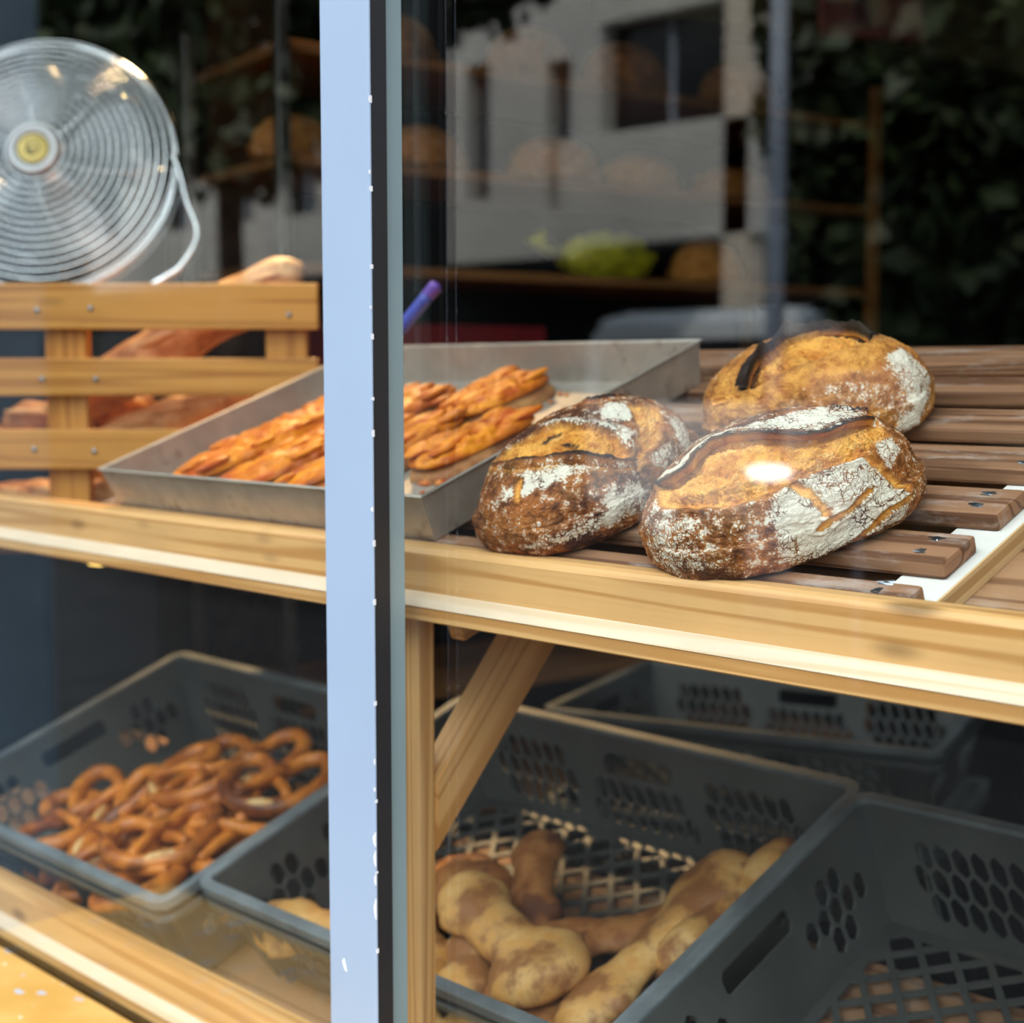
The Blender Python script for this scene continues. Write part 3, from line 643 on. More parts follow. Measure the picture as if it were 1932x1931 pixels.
for i, (x, s, L, Wd, lab) in enumerate([(-1.178, .128, .07, .032, 'small pale cheese bread scrap lying beside the torn bar in the tray'), (-1.185, .045, .085, .038, 'flat orange cheese scrap near the front right corner of the tray')]):
    tag(blob('cheese_scrap', L, Wd, .010, m_crumb if i == 0 else m_cheese, SHELF @ trot(x, s, .0030, 1.2-i*.5), 40+i, rough=.004, level=5), lab, 'bread scrap')

# ------------------------------------------------------------------ perforated crates
def hexhole(cx, cy, w, h, sl=0.0, n=8):
    return [(cx+w/2*math.copysign(abs(math.cos(a))**.8, math.cos(a))+sl*h/2*math.sin(a), cy+h/2*math.copysign(abs(math.sin(a))**.9, math.sin(a))) for a in [2*math.pi*(k+.5)/n for k in range(n)]]
def clip_rect(poly, x0, x1, y0, y1):
    for ax, lim, sg in ((0, x0, 1), (0, x1, -1), (1, y0, 1), (1, y1, -1)):
        out = []
        for i in range(len(poly)):
            a, b = poly[i-1], poly[i]; da, db = (a[ax]-lim)*sg, (b[ax]-lim)*sg
            if (da < 0) != (db < 0): t = da/(da-db); out.append((a[0]+(b[0]-a[0])*t, a[1]+(b[1]-a[1])*t))
            if db >= 0: out.append(b)
        poly = out
        if len(poly) < 3: return []
    return poly
def parea(p): return abs(sum(p[i-1][0]*p[i][1]-p[i][0]*p[i-1][1] for i in range(len(p))))/2
m_rim = plain('worn_grey_rim', (.20, .225, .235), .4, 0, .2, 14)
CL, CD, CH, TAP = .676, .488, .150, .030
def build_crate(M):
    root = empty('plastic_crate', M @ Matrix.Translation((0, 0, -CH)))
    # walls: local frame has its origin at the centre of the rim plane
    def wall(width, depth_sign, axis, other):
        W2 = width/2; holes = []
        long_ = axis == 'x'
        slot = (.058 if long_ else .062)
        sl = [(-slot, -.036), (-slot+.006, -.030), (slot-.006, -.030), (slot, -.036), (slot, -.052), (slot-.006, -.058), (-slot+.006, -.058), (-slot, -.052)]
        holes.append(sl)
        dx, dy, hw, hh = (.0225, .0400, .0180, .0340) if long_ else (.0250, .0400, .0205, .0340)
        ctrs = ([(-.190, .078), (.190, .078), (0, .080)] if long_ else [(-.135, .043), (.135, .043)])
        for cx_, rx in ctrs:
            for i in range(-8, 9):
                for j in range(-4, 5):
                    y = -.082+j*dy*.75; shr = -.30 if long_ else 0.0; x = cx_+i*dx+(j % 2)*dx/2+shr*(y+.082)
                    if y > -.026-hh*.2 or y < -.148+hh*.5+.006: continue
                    if long_ and cx_ == 0 and y > -.080: continue
                    if long_:
                        if abs(x-cx_-shr*(y+.082)*1.0) > rx: continue
                    elif abs(x-cx_)/.058+abs(y+.084)/.066 > 1: continue
                    if abs(x) < slot+.016 and y+hh/2 > -.062: continue
                    holes.append([(x+a_*hw/2+b_*hh/2*shr, y+b_*hh/2) for a_, b_ in ((.12, .96), (-.12, .96), (-.88, .58), (-1, .45), (-1, -.45), (-.88, -.58), (-.12, -.96), (.12, -.96), (.88, -.58), (1, -.45), (1, .45), (.88, .58))])
        tp = TAP
        outer = [(-W2, 0), (-W2+tp, -CH), (W2-tp, -CH), (W2, 0)]
        def mp(u, v, w):
            off = other/2-tp*(-v/CH)-.002+w*(-1)
            return (u, depth_sign*off, v) if axis == 'x' else (depth_sign*off, u, v)
        Vv, Ff = panel_geo(outer[::-1], holes, .003, mp)
        if (axis == 'x') == (depth_sign > 0): Ff = [f[::-1] for f in Ff]
        mesh('side_wall', Vv, Ff, m_crate, M, root)
    wall(CL, 1, 'x', CD); wall(CL, -1, 'x', CD); wall(CD, 1, 'y', CL); wall(CD, -1, 'y', CL)
    # floor grid, square holes turned by 45 degrees
    fx, fy = CL/2-TAP-.003, CD/2-TAP-.003; holes = []; p = .0345; hw = .0132
    for i in range(-26, 27):
        for j in range(-26, 27):
            cx_, cy_ = i*p, j*p
            sq = [(cx_-hw, cy_-hw), (cx_+hw, cy_-hw), (cx_+hw, cy_+hw), (cx_-hw, cy_+hw)]
            a = math.radians(38); sq = [(x*math.cos(a)-y*math.sin(a), x*math.sin(a)+y*math.cos(a)) for x, y in sq]
            sq = clip_rect(sq, -fx+.016, fx-.016, -fy+.016, fy-.016)
            if len(sq) >= 3 and parea(sq) > 1.3e-4: holes.append(sq)
    Vv, Ff = panel_geo([(-fx, -fy), (fx, -fy), (fx, fy), (-fx, fy)], holes, .004, lambda u, v, w: (u, v, -CH+.002+w))
    mesh('base_grid', Vv, Ff, m_crate, M, root)
    # rim: rounded flange around the top, and a stiffening rib below it
    def loop(dx, z, r=.022, n=5):
        x, y = CL/2+dx, CD/2+dx; out = []
        for k, (sx, sy) in enumerate(((1, 1), (-1, 1), (-1, -1), (1, -1))):
            for i in range(n+1):
                a = math.pi/2*(k+i/n); out.append((sx*(x-r)+r*math.cos(a), sy*(y-r)+r*math.sin(a), z))
        return out
    def band(name, prof):
        Vv = []; Ff = []; rings = [loop(dx, z, max(.006, .018+dx)) for dx, z in prof]; n = len(rings[0])
        for r in rings: Vv += r
        m = len(prof)
        for k in range(m):
            for i in range(n):
                a, b = k*n, ((k+1) % m)*n; i2 = (i+1) % n
                Ff.append((a+i, a+i2, b+i2, b+i))
        mesh(name, Vv, Ff, m_rim if name == 'rim' else m_crate, M, root)
    band('rim', [(-.006, -.006), (-.006, -.001), (-.0045, .0005), (.0085, .0005), (.010, -.001), (.010, -.013), (.0085, -.013), (.0085, -.003), (-.003, -.003), (-.003, -.006)])
    band('stiffening_rib', [(-.0065, -.024), (.0085, -.024), (.0095, -.025), (.0095, -.033), (.008, -.033), (.008, -.027), (-.0075, -.027)])
    # upright ribs on the outside of the front and side walls
    for u in (-.29, -.262, -.095, -.075, .075, .095, .262, .29):
        for sg in (-1, 1):
            off = CD/2-TAP*.9
            bm = bmesh.new(); r = bmesh.ops.create_cube(bm, size=1)
            for v in r['verts']:
                z = -.035 if v.co.z > 0 else -CH+.004
                o_ = CD/2-TAP*(-z/CH)
                v.co = Vector((u*(1 if z > -.1 else .93)+v.co.x*.003, sg*(o_+(.0095 if v.co.y*sg > 0 else -.004)-(0 if z > -.1 else .0)), z))
            bmobj('wall_rib', bm, m_crate, M, root)
    return root
crate_spots = [((-1.952, .208), 'grey perforated crate holding pretzels at the lower left'),
               ((-1.262, .262), 'middle grey perforated crate holding pale bone-shaped flatbreads'),
               ((-.574, .246), 'empty grey perforated crate at the lower right with its base grid showing')]
crates = []
for i, ((x, s), lab) in enumerate(crate_spots):
    M = TIER @ Matrix.Translation((x, s, 0))
    if i == 0: crates.append(tag(build_crate(M), lab, 'crate', 'grey bread crates on the lower tier'))
    else:
        crates.append(clone_tree(crates[0], WM[crates[0].name] and (M @ Matrix.Translation((0, 0, -CH))), lab))

# bone-shaped flatbreads
def bone_mesh(name, L, w_end, w_mid, H, mat, M, seed, asym=0.0):
    nu, nv = 64, 28; V = []; Fc = []
    for i in range(nu+1):
        t = i/nu*2-1; tt = math.sin(t*math.pi/2)
        x = tt*L/2; wr, wl = w_end*(1+asym), w_end*(1-asym); cr_, cl_ = L/2-wr, -L/2+wl
        re_ = math.sqrt(max(0, wr*wr-(x-cr_)**2)); le_ = math.sqrt(max(0, wl*wl-(x-cl_)**2)); md_ = w_mid if cl_ < x < cr_ else 0
        r = (re_**3.2+le_**3.2+md_**3.2)**(1/3.2); hh = H*min(1, r/w_mid)**.7*(.85+.15*min(1, max(re_, le_)/w_end))
        for k in range(nv):
            a = 2*math.pi*k/nv; V.append((tt*L/2, r*math.cos(a), hh*math.sin(a)*(1 if math.sin(a) > 0 else .6)))
    for i in range(nu):
        for k in range(nv): Fc.append((i*nv+k, (i+1)*nv+k, (i+1)*nv+(k+1) % nv, i*nv+(k+1) % nv))
    V = np.array(V); V = V+np.stack([V[:, 0]*0, vnoise(V, 11, seed, 2)*.004, vnoise(V, 16, seed+1, 2)*.005], -1)
    V[:, 2] += .012*(V[:, 0]/(L/2))**2*math.sin(seed)
    return mesh(name, V, Fc, mat, M, None, True)
bones = [ # x, s, h, rz, rx, ry, L, w_end, w_mid, H, mat, label
 (-1.190, .155, -.060, -.34, .10, -.04, .285, .051, .034, .029, 'bone', 'large pale bone-shaped flatbread on top of the pile in the middle crate'),
 (-1.282, .285, -.095, -.95, .1, .15, .20, .036, .030, .022, 'brown', 'pale brown flatbread standing up behind the large bone-shaped one'),
 (-1.372, .205, -.092, .9, .25, .1, .19, .047, .042, .028, 'brown', 'dark brown bread roll beside the pine post in the middle crate'),
 (-1.345, .128, -.090, -.6, -.2, .1, .18, .040, .034, .026, 'bone', 'short pale flatbread half hidden by the pine post'),
 (-1.242, .122, -.098, -1.1, .3, .1, .17, .042, .034, .026, 'bone', 'small pale flatbread under the left side of the large bone-shaped one'),
 (-1.225, .045, -.084, -.15, -.2, 0, .19, .036, .030, .024, 'bone', 'pale flatbread along the front rim of the middle crate'),
 (-1.022, .225, -.062, 1.50, -.45, -.12, .31, .050, .042, .030, 'bone', 'long curved flatbread leaning on the right rim of the middle crate'),
 (-.978, .300, -.052, 1.42, -.8, -.1, .24, .042, .036, .026, 'bone', 'second long flatbread squeezed between the leaning one and the right rim'),
 (-1.115, .262, -.105, .75, -.15, .1, .22, .044, .034, .026, 'brown', 'dark brown flatbread behind the right end of the large bone-shaped one'),
 (-1.075, .090, -.090, -.2, .1, 0, .21, .044, .034, .026, 'brown', 'golden brown flatbread at the front right corner of the middle crate'),
 (-1.150, .075, -.105, .5, .1, .1, .20, .042, .034, .024, 'bone', 'pale flatbread under the front of the large bone-shaped one'),
 (-1.455, .085, -.085, .3, .1, 0, .22, .044, .034, .026, 'bone', 'flatbread glimpsed left of the blue mullion in the middle crate'),
 (-1.43, .22, -.115, 1.2, 0, 0, .22, .044, .034, .026, 'brown', 'dark flatbread behind the blue mullion in the middle crate')]
for i, (x, s, h, rz, rx, ry, L, we, wm, H, mt, lab) in enumerate(bones):
    o = bone_mesh('bone_flatbread', L, we, wm, H, m_bone if mt == 'bone' else m_brownroll, TIER @ trot(x, s, h, rz, rx, ry), i*3+1, .14 if i == 0 else .06)
    tag(o, lab, 'bread', 'flatbreads in the middle crate')

# pretzels
def pretzel():
    P = [(-.30, -.40, .10), (-.17, -.20, .10), (.0, .02, .09), (.10, .17, .0), (.27, .33, 0), (.49, .33, 0), (.60, .10, 0), (.52, -.18, 0), (.30, -.40, 0), (0, -.48, 0),
         (-.30, -.40, 0), (-.52, -.18, 0), (-.60, .10, 0), (-.49, .33, 0), (-.27, .33, 0), (-.10, .17, .02), (.0, .02, -.02), (.17, -.20, .08), (.30, -.40, .11)]
    path = smooth_path(P, 7); n = len(path); R = []
    for i in range(n):
        t = abs(i/(n-1)*2-1); R.append(.112-.052*t**1.3)
    R[0] *= .5; R[-1] *= .5
    sc = .134
    V, Fc = tube_geo([p*sc for p in path], [r*sc for r in R], 12)
    o = mesh('pretzel', V, Fc, m_pretzel, Matrix.Identity(4), None, True)
    # the pale split across the belly
    V2, F2 = tube_geo([Vector((x*sc, -.485*sc-.0+.03*abs(x)*sc*4*abs(x), (.112-.03)*sc)) for x in np.linspace(-.2, .2, 9)], [.001, .004, .006, .007, .0072, .007, .006, .004, .001], 8)
    c = mesh('belly_split', V2, F2, m_split, Matrix.Identity(4), o, True); c['label'] = 'pale split in the crust'
    return o
m_split = baked('pretzel_split', (.88, .62, .30), (.75, .42, .14), (.5, .22, .06), 60, 30, .5)
pz = pretzel(); first = True
pret = [(-2.110, .075, -.085, 2.2, .25, .1, 'dark pretzel at the left end of the pretzel crate'), (-2.075, .165, -.085, .5, .5, .2, 'pretzel tilted against the one at the left end'),
        (-1.985, .185, -.070, .3, .55, -.3, 'pretzel standing askew left of the topmost pretzel'), (-1.935, .225, -.052, -.35, .15, -.1, 'topmost golden pretzel in the middle of the crate'),
        (-1.900, .310, -.065, .6, .3, .1, 'pretzel at the back of the pile'), (-1.785, .270, -.055, .55, .25, .25, 'golden pretzel leaning on the right wall of the crate'),
        (-1.845, .100, -.060, .95, .2, .15, 'bright golden pretzel at the front right of the pile'), (-1.955, .085, -.085, -.9, .35, .2, 'pretzel with a pale end at the front of the pile'),
        (-1.830, .030, -.085, 2.6, .2, .3, 'pretzel wedged in the front right corner of the crate'), (-1.775, .170, -.080, -.5, .3, .4, 'pretzel along the right wall below the leaning one'),
        (-2.03, .06, -.108, 1.2, .1, 0, 'pretzel lying under the front of the pile'), (-1.93, .16, -.108, 2.9, .05, .05, 'pretzel at the bottom of the pile'),
        (-1.84, .21, -.108, .2, .05, .05, 'pretzel under the right side of the pile'), (-1.90, .03, -.110, 3.4, .05, .0, 'pretzel at the very front of the crate floor')]
for i, (x, s, h, rz, rx, ry, lab) in enumerate(pret):
    M = TIER @ trot(x, s, h+.012, rz, rx*.55, ry*.55)
    if i == 0: put(pz, M); put(pz.children[0], M, pz); tag(pz, lab, 'pretzel', 'pretzels in the left crate')
    else: clone_tree(pz, M, lab)

# ------------------------------------------------------------------ slatted basket with baguettes
EX, EY = Vector((.7071, .7071, 0)), Vector((-.7071, .7071, 0))
BK = frame((-1.966, .294, 0), EX, EY, Vector((0, 0, 1)))
bk = empty('slatted_basket', BK @ Matrix.Translation((0, .13, 1.10)), 'pine slatted basket of baguettes at the left behind the pane', 'basket')
def brail(z0, z1, y0=-.01, y1=.010, x0=-.33, x1=.243): boxc('rail', (x0, y0, z0), (x1, y1, z1), m_pine_old, BK, bk, .003)
for z0, z1 in ((1.419, 1.487), (1.320, 1.376), (1.210, 1.270)): brail(z0, z1)
for x in (-.140, .192): rod('post', BK @ Vector((x, .026, 1.10)), BK @ Vector((x, .026, 1.470)), .030, .062, m_pine_old, bk, EX)
for x in (-.140, .192): rod('post', BK @ Vector((x, .275, 1.10)), BK @ Vector((x, .275, 1.285)), .030, .062, m_pine_old, bk, EX)
for z0, z1 in ((1.21, 1.27),): brail(z0, z1, .29, .31)
for x in (-.31, .232): rod('side_rail', BK @ Vector((x, .011, 1.24)), BK @ Vector((x, .289, 1.24)), .02, .056, m_pine_old, bk, (0, 0, 1))
boxc('base_board', (-.32, .012, 1.101), (.24, .30, 1.113), m_pine_old, BK, bk, .002)
for x, z in ((-.175, 1.447), (-.095, 1.450), (.20, 1.44), (-.17, 1.345), (-.09, 1.345), (-.095, 1.237), (-.185, 1.24)):
    tube('screw', [BK @ Vector((x, -.0105, z)), BK @ Vector((x, -.0118, z))], .0038, m_screw, parent=bk)
def baguette(name, label, a, b, r, mat, seed, bend=.0):
    a, b = Vector(a), Vector(b); n = 36; path = []; rad = []
    for i in range(n+1):
        t = i/n; p = a.lerp(b, t)+Vector((0, 0, bend*math.sin(math.pi*t))); path.append(p); e = 1-abs(2*t-1)**5
        rad.append(max(.004, r*(e**.5)*(1+.05*math.sin(t*math.pi*9+seed))))
    V, Fc = tube_geo(path, rad, 18); 
    V = np.array([tuple(v) for v in V]); c = V.mean(0); V = V+np.stack([vnoise(V, 30, seed, 3)*.003, vnoise(V, 30, seed+1, 3)*.003, vnoise(V, 40, seed+2, 3)*.004], -1)-c
    o = mesh(name, V, Fc, mat, Matrix.Translation(Vector(c)), None, True)
    # slashes: pale lips along the top
    V2 = []; F2 = []; d = (b-a).normalized(); toc = (CAM-a.lerp(b, .5)); toc = (toc-d*toc.dot(d)).normalized(); upv = (toc+Vector((0, 0, .5))).normalized(); sd = d.cross(upv)
    for k in range(4):
        t = .2+.2*k; m = a.lerp(b, t)+upv*(r*.985)+Vector((0, 0, bend*math.sin(math.pi*t)))
        tube_geo([m-d*.04-sd*.010-upv*.004, m-d*.02-sd*.004, m, m+d*.02+sd*.004, m+d*.04+sd*.010-upv*.004], [.002, .006, .0075, .006, .002], 8, V=V2, Fc=F2)
    mesh('crust_slashes', V2, F2, m_split2, Matrix.Identity(4), o, True)
    return tag(o, label, 'bread', 'baguettes in the slatted basket')
m_split2 = baked('baguette_slash', (.80, .52, .26), (.66, .36, .14), (.5, .24, .08), 60, 30, .55)
bp = lambda x, y, z: BK @ Vector((x, y, z))
baguette('baguette', 'long baguette leaning up out of the basket above the top rail', bp(-.165, .10, 1.292), bp(.205, .12, 1.522), .041, m_baguette, 1, .008)
baguette('baguette', 'smaller pale baguette lying below the leaning one in the basket', bp(-.125, .075, 1.238), bp(.14, .17, 1.345), .030, m_split2, 2)
baguette('baguette', 'brown baguette at the far left of the basket beside the post', bp(-.29, .16, 1.27), bp(-.05, .20, 1.300), .034, m_brownroll, 3)
baguette('baguette', 'pinkish baguette end lying at the foot of the basket post', bp(-.30, .07, 1.155), bp(-.02, .09, 1.160), .032, m_baguette, 4)

# ------------------------------------------------------------------ chrome fan on a dark cabinet behind the basket
fc = Vector((-2.575, .443, 1.738)); CBO = Vector((fc.x-.075, fc.y+.075, 0))
cab = empty('cabinet', Matrix.Translation(CBO), 'dark low cabinet behind the bread basket carrying the chrome fan', 'cabinet')
CB = frame(CBO, EX, EY, Vector((0, 0, 1)))
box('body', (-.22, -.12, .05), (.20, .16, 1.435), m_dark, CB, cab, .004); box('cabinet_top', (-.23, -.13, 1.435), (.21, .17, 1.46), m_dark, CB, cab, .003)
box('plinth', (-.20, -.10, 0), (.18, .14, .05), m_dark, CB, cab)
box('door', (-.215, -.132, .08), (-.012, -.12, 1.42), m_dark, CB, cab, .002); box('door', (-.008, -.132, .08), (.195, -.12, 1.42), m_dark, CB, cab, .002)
n0 = Vector((.7071, -.7071, 0)); nf = (n0*math.cos(.24)+Vector((0, 0, 1))*math.sin(.24)).normalized()
ux = Vector((0, 0, 1)).cross(nf).normalized(); uy = nf.cross(ux); FM = frame(fc, ux, uy, nf)
fan = empty('desk_fan', frame((fc.x-.02, fc.y+.02, 1.46)), 'chrome wire-guard fan with a gold centre badge at the upper left', 'fan')
RF = .238
dome = lambda r: .085*math.sqrt(max(0, 1-(r/(RF*1.04))**2))-.02
V = []; Fc = []
for k in range(15):
    r = .055+(RF-.055)*k/14
    tube_geo([Vector((r*math.cos(a), r*math.sin(a), dome(r))) for a in [2*math.pi*i/72 for i in range(72)]], .0023, 6, True, V=V, Fc=Fc)
for k in range(6):
    a = 2*math.pi*k/6+.5
    tube_geo([Vector((r*math.cos(a+.5*(r/RF)), r*math.sin(a+.5*(r/RF)), dome(r)-.002)) for r in np.linspace(.03, RF, 14)], .0016, 6, V=V, Fc=Fc)
mesh('front_guard', V, Fc, m_chrome, FM, fan, True)
tube('outer_ring', [Vector((RF*math.cos(a), RF*math.sin(a), -.02)) for a in [2*math.pi*i/96 for i in range(96)]], .0085, m_chrome, FM, fan, 12, True)
m_white = plain('white_enamel', (.78, .79, .80), .3, 0, .03); m_gold = metal('gold_badge', (.55, .40, .12), .35)
hub = lathe('hub_ring', [(0, dome(0)-.012), (.046, dome(0)-.012), (.048, dome(0)+.004), (.043, dome(0)+.010), (.033, dome(0)+.009), (.031, dome(0)+.004), (0, dome(0)+.004)], m_white, FM, fan, 48)
bd = lathe('badge', [(.030, dome(0)+.0045), (.029, dome(0)+.0075), (.021, dome(0)+.0085), (.020, dome(0)+.007), (.011, dome(0)+.007), (.010, dome(0)+.0085), (0, dome(0)+.009)], m_gold, FM, hub, 40); bd['label'] = 'gold badge at the centre of the guard'
V = []; Fc = []
for k in range(4):
    a0 = 2*math.pi*k/4+.35; b0 = len(V)
    for i in range(9):
        r = .04+.165*i/8
        for j in range(9):
            w = (.55+.55*math.sin(math.pi*min(1, i/8*.85+.12))); a = a0+(j/8-.5)*w*1.05
            V.append((r*math.cos(a), r*math.sin(a), -.012+.030*(j/8-.5)*1.0*(.5+i/16)+.006*math.sin(math.pi*j/8)))
    for i in range(8):
        for j in range(8): q = b0+i*9+j; Fc.append((q, q+1, q+10, q+9))
bl = mesh('blades', V, Fc, metal('fan_blade_steel', (.13, .135, .14), .3), FM, fan, True); md = bl.modifiers.new('thickness', 'SOLIDIFY'); md.thickness = .0015
lathe('spinner', [(0, .02), (.03, .018), (.042, .0), (.042, -.03), (0, -.03)], m_chrome, FM, fan)
lathe('motor_housing', [(0, -.03), (.055, -.032), (.062, -.05), (.058, -.12), (.04, -.14), (0, -.142)], m_chrome, FM, fan)
V = []; Fc = []
for k in range(5):
    r = .09+(RF-.09)*k/4
    tube_geo([Vector((r*math.cos(a), r*math.sin(a), -.055-.02*math.sqrt(max(0, 1-(r/RF)**2)))) for a in [2*math.pi*i/48 for i in range(48)]], .0013, 6, True, V=V, Fc=Fc)
mesh('rear_guard', V, Fc, m_chrome, FM, fan, True)
hp = [onray(u, v, 2.69) for u, v in ((326, 292), (340, 330), (352, 380), (371, 430), (366, 465), (340, 505), (312, 524), (285, 545))]
tube('side_bracket', smooth_path(hp+[hp[-1]+Vector((-.02, .02, -.05))], 6), .0065, m_chrome, parent=fan)
tube('support_arm', [FM @ Vector((0, 0, -.09)), FM @ Vector((0, -.10, -.13)), fc+Vector((-.07, .07, -.27))], .012, m_chrome, parent=fan)
lathe('base', [(0, 0), (.10, 0), (.10, .008), (.09, .014), (.02, .02), (0, .02)], m_chrome, frame((fc.x-.075, fc.y+.075, 1.46)), fan)

# round lamp added under the stand, in place of a lamp's gold glint
pl = onray(187, 1040, 2.10)
pk = empty('glint_lamp', Matrix.Translation((pl.x, pl.y+.0, pl.z)), 'added small round lamp standing in for a gold lamp glint below the left end of the front rail', 'lamp')
lathe('lamp_body', [(0, .030), (.025, .030), (.0262, .0), (.024, -.012), (.020, -.016), (.017, -.014)], metal('brass', (.75, .50, .18), .25), Matrix.Translation(pl), pk)
lathe('diffuser', [(.0185, -.013), (.015, -.019), (0, -.022)], emitter('lamp_glow', (1.0, .62, .16), 3.0), Matrix.Translation(pl), pk)

# ------------------------------------------------------------------ bread rack at the back of the shop
post0 = Vector((-2.634, 1.022, 0)); re = Vector((.1736, .985, 0)).normalized(); rl = Vector((-.985, .1736, 0)).normalized(); RK = frame(post0, re, -rl, Vector((0, 0, 1)))
rack = empty('bread_rack', RK @ Matrix.Translation((.9, .25, 0)), 'tall metal bread rack with wooden shelves of loaves at the back of the shop', 'rack')
m_steel = metal('rack_steel', (.52, .50, .47), .35)
for x, y in ((0, 0), (0, .5), (1.85, 0), (1.85, .5)): box('post', (x-.014, -y-.014+.0, 0), (x+.014, -y+.014, 2.16), m_steel if x == 0 else m_shelfwood, RK @ Matrix.Scale(-1, 4, (0, 1, 0)) if False else frame(post0, re, rl, Vector((0, 0, 1))) @ Matrix.Translation((0, 2*y, 0)) , rack, .002)
RK = frame(post0, re, rl, Vector((0, 0, 1)))
shelves = [.30, .60, .88, 1.12, 1.355, 1.585, 1.815, 2.055]
for z in shelves:
    boxc('shelf', (.016, .016, z-.012), (1.834, .484, z+.012), m_shelfwood, RK, rack, .003)
simple_n = [0]
def small_loaf(label, M, L, Wd, H, seed, flour=.3, toast=.3):
    D, Fc = ico(5); B = loaf_shape(D, L/2, Wd/2, H*.66); w1 = vnoise(D, 3, seed, 3); B = B+D*(w1*.004)[:, None]
    o = mesh('rack_loaf', B, Fc, m_bread, M, None, True)
    s = D[:, 1]*.9+D[:, 0]*.25; op = np.exp(-((s)/.16)**2)*(D[:, 2] > .2)
    set_crust(o, np.clip(np.stack([np.full(len(D), flour)+w1*.25-op, op*.9, op*.2, np.full(len(D), toast)+w1*.2], -1), 0, 1))
    return tag(o, label, 'bread', 'loaves on the back rack')
lr = random.Random(5)
def sl(t, d, z, L, Wd, H, lab, rz=0, flour=.3, toast=.3):
    simple_n[0] += 1
    small_loaf(lab, RK @ trot(t, d, z+.012+H*.33*.97, rz), L, Wd, H, simple_n[0]*7, flour, toast)
sl(.11, .16, 1.815, .22, .16, .11, 'loaf on the middle visible shelf of the back rack, nearest the metal post', .3, .2, .5)
sl(.42, .12, 1.815, .24, .17, .11, 'rounded loaf on the middle visible shelf of the back rack, just right of the mullion', .2, .2, .5)
sl(.82, .13, 1.815, .26, .18, .12, 'pale loaf on the middle visible shelf of the back rack, third from the metal post', .1, .25, .6)
sl(1.10, .14, 1.815, .24, .17, .10, 'loaf on the middle visible shelf of the back rack beside the pale one', .0, .2, .6)
sl(1.45, .16, 1.815, .24, .17, .10, 'loaf at the far end of the middle visible shelf of the back rack', .0, .2, .4)
sl(.35, .14, 2.055, .24, .18, .12, 'loaf on the top shelf of the back rack near the mullion', .4, .1, .3)
sl(.75, .14, 2.055, .26, .18, .14, 'tall brown loaf on the top shelf of the back rack', .2, .1, .3)
sl(1.05, .14, 2.055, .26, .18, .14, 'brown loaf at the middle of the top shelf of the back rack', .1, .1, .3)
sl(1.45, .14, 2.055, .24, .18, .14, 'brown loaf at the far end of the top shelf of the back rack', .1, .1, .3)
sl(1.33, .13, 1.585, .22, .16, .12, 'orange crusted loaf beside the yellow bag on the back rack', .1, .0, .9)
# yellow-green bread bag and red tray on the rack
D, Fc = ico(5); B = D*np.array([.15, .07, .06]); B = B+D*(vnoise(D, 4, 3, 3)*.02)[:, None]; B[:, 2] = np.maximum(B[:, 2], -.055)
yb = mesh('bread_bag', B, Fc, plain('yellow_bag', (.62, .60, .02), .45), RK @ trot(.98, .12, 1.585+.068, .05), None, True)
tag(yb, 'yellow-green bread bag lying on the back rack', 'bag')
V2, F2 = tube_geo([(-.18, 0, .01), (-.215, 0, .02), (-.235, 0, .045)], [.02, .012, .03], 10); mesh('gathered_end', V2, F2, yb.data.materials[0], WM[yb.name], yb, True)
rt = empty('red_tray', RK @ Matrix.Translation((.45, .2, 1.367)), 'dark red tray on the back rack below the shelf of the yellow bag', 'tray')
m_red = plain('red_plastic', (.22, .012, .015), .45)
box('tray_base', (.16, .06, 1.368), (.74, .40, 1.376), m_red, RK, rt)
for lo, hi in (((.16, .06, 1.376), (.168, .40, 1.47)), ((.732, .06, 1.376), (.74, .40, 1.47)), ((.168, .06, 1.376), (.732, .068, 1.47)), ((.168, .392, 1.376), (.732, .40, 1.47))): box('tray_wall', lo, hi, m_red, RK, rt, .002)
# blue handle behind the tray
d_ = onray(650, 750, 1.0)-CAM; q_ = SHELF @ Vector((0, 0, .056)); t_ = (q_-CAM).dot(NA)/d_.dot(NA)
lo_ = CAM+d_*t_; a_ = onray(826, 535, t_-.06)          # its head rests on the cheese bread, the handle sticks up
hd = empty('utensil', Matrix.Translation(lo_), 'blue-violet utensil handle sticking up from the baking tray beside the mullion', 'utensil')
m_bluep = plain('blue_handle_plastic', (.06, .075, .42), .35); m_viol = plain('violet_handle_tip', (.16, .07, .40), .35)
tube('handle', smooth_path([lo_, lo_.lerp(a_, .3), lo_.lerp(a_, .6), lo_.lerp(a_, .9)], 5), .0085, m_bluep, parent=hd)
tube('handle_tip', smooth_path([lo_.lerp(a_, .9), lo_.lerp(a_, .95), a_], 4), [.0088]*7+[.0075, .004], m_viol, parent=hd)
tube('head', [lo_.lerp(a_, .16), lo_.lerp(a_, .06), lo_], [.0085, .014, .016], m_dark, parent=hd)
# dark trolley with spare crates behind the lower tier
TR = frame((-1.55, 1.30, 0), Vector((.95, .31, 0)).normalized(), Vector((-.31, .95, 0)).normalized(), Vector((0, 0, 1)))
tr = empty('trolley', TR, 'dark low trolley under the spare crates behind the stand', 'trolley')
box('deck', (-.34, -.25, .42), (.34, .25, .45), m_dark, TR, tr, .003)
for x in (-.31, .31):
    for y in (-.22, .22): box('leg', (x-.02, y-.02, 0), (x+.02, y+.02, .42), m_dark, TR, tr)
for k, z in enumerate((.45, .615)):
    clone_tree(crates[0], TR @ Matrix.Translation((0, 0, z)), ['lower spare grey crate on the dark trolley behind the stand', 'upper spare grey crate on the dark trolley behind the stand'][k], 'spare crates on the trolley')

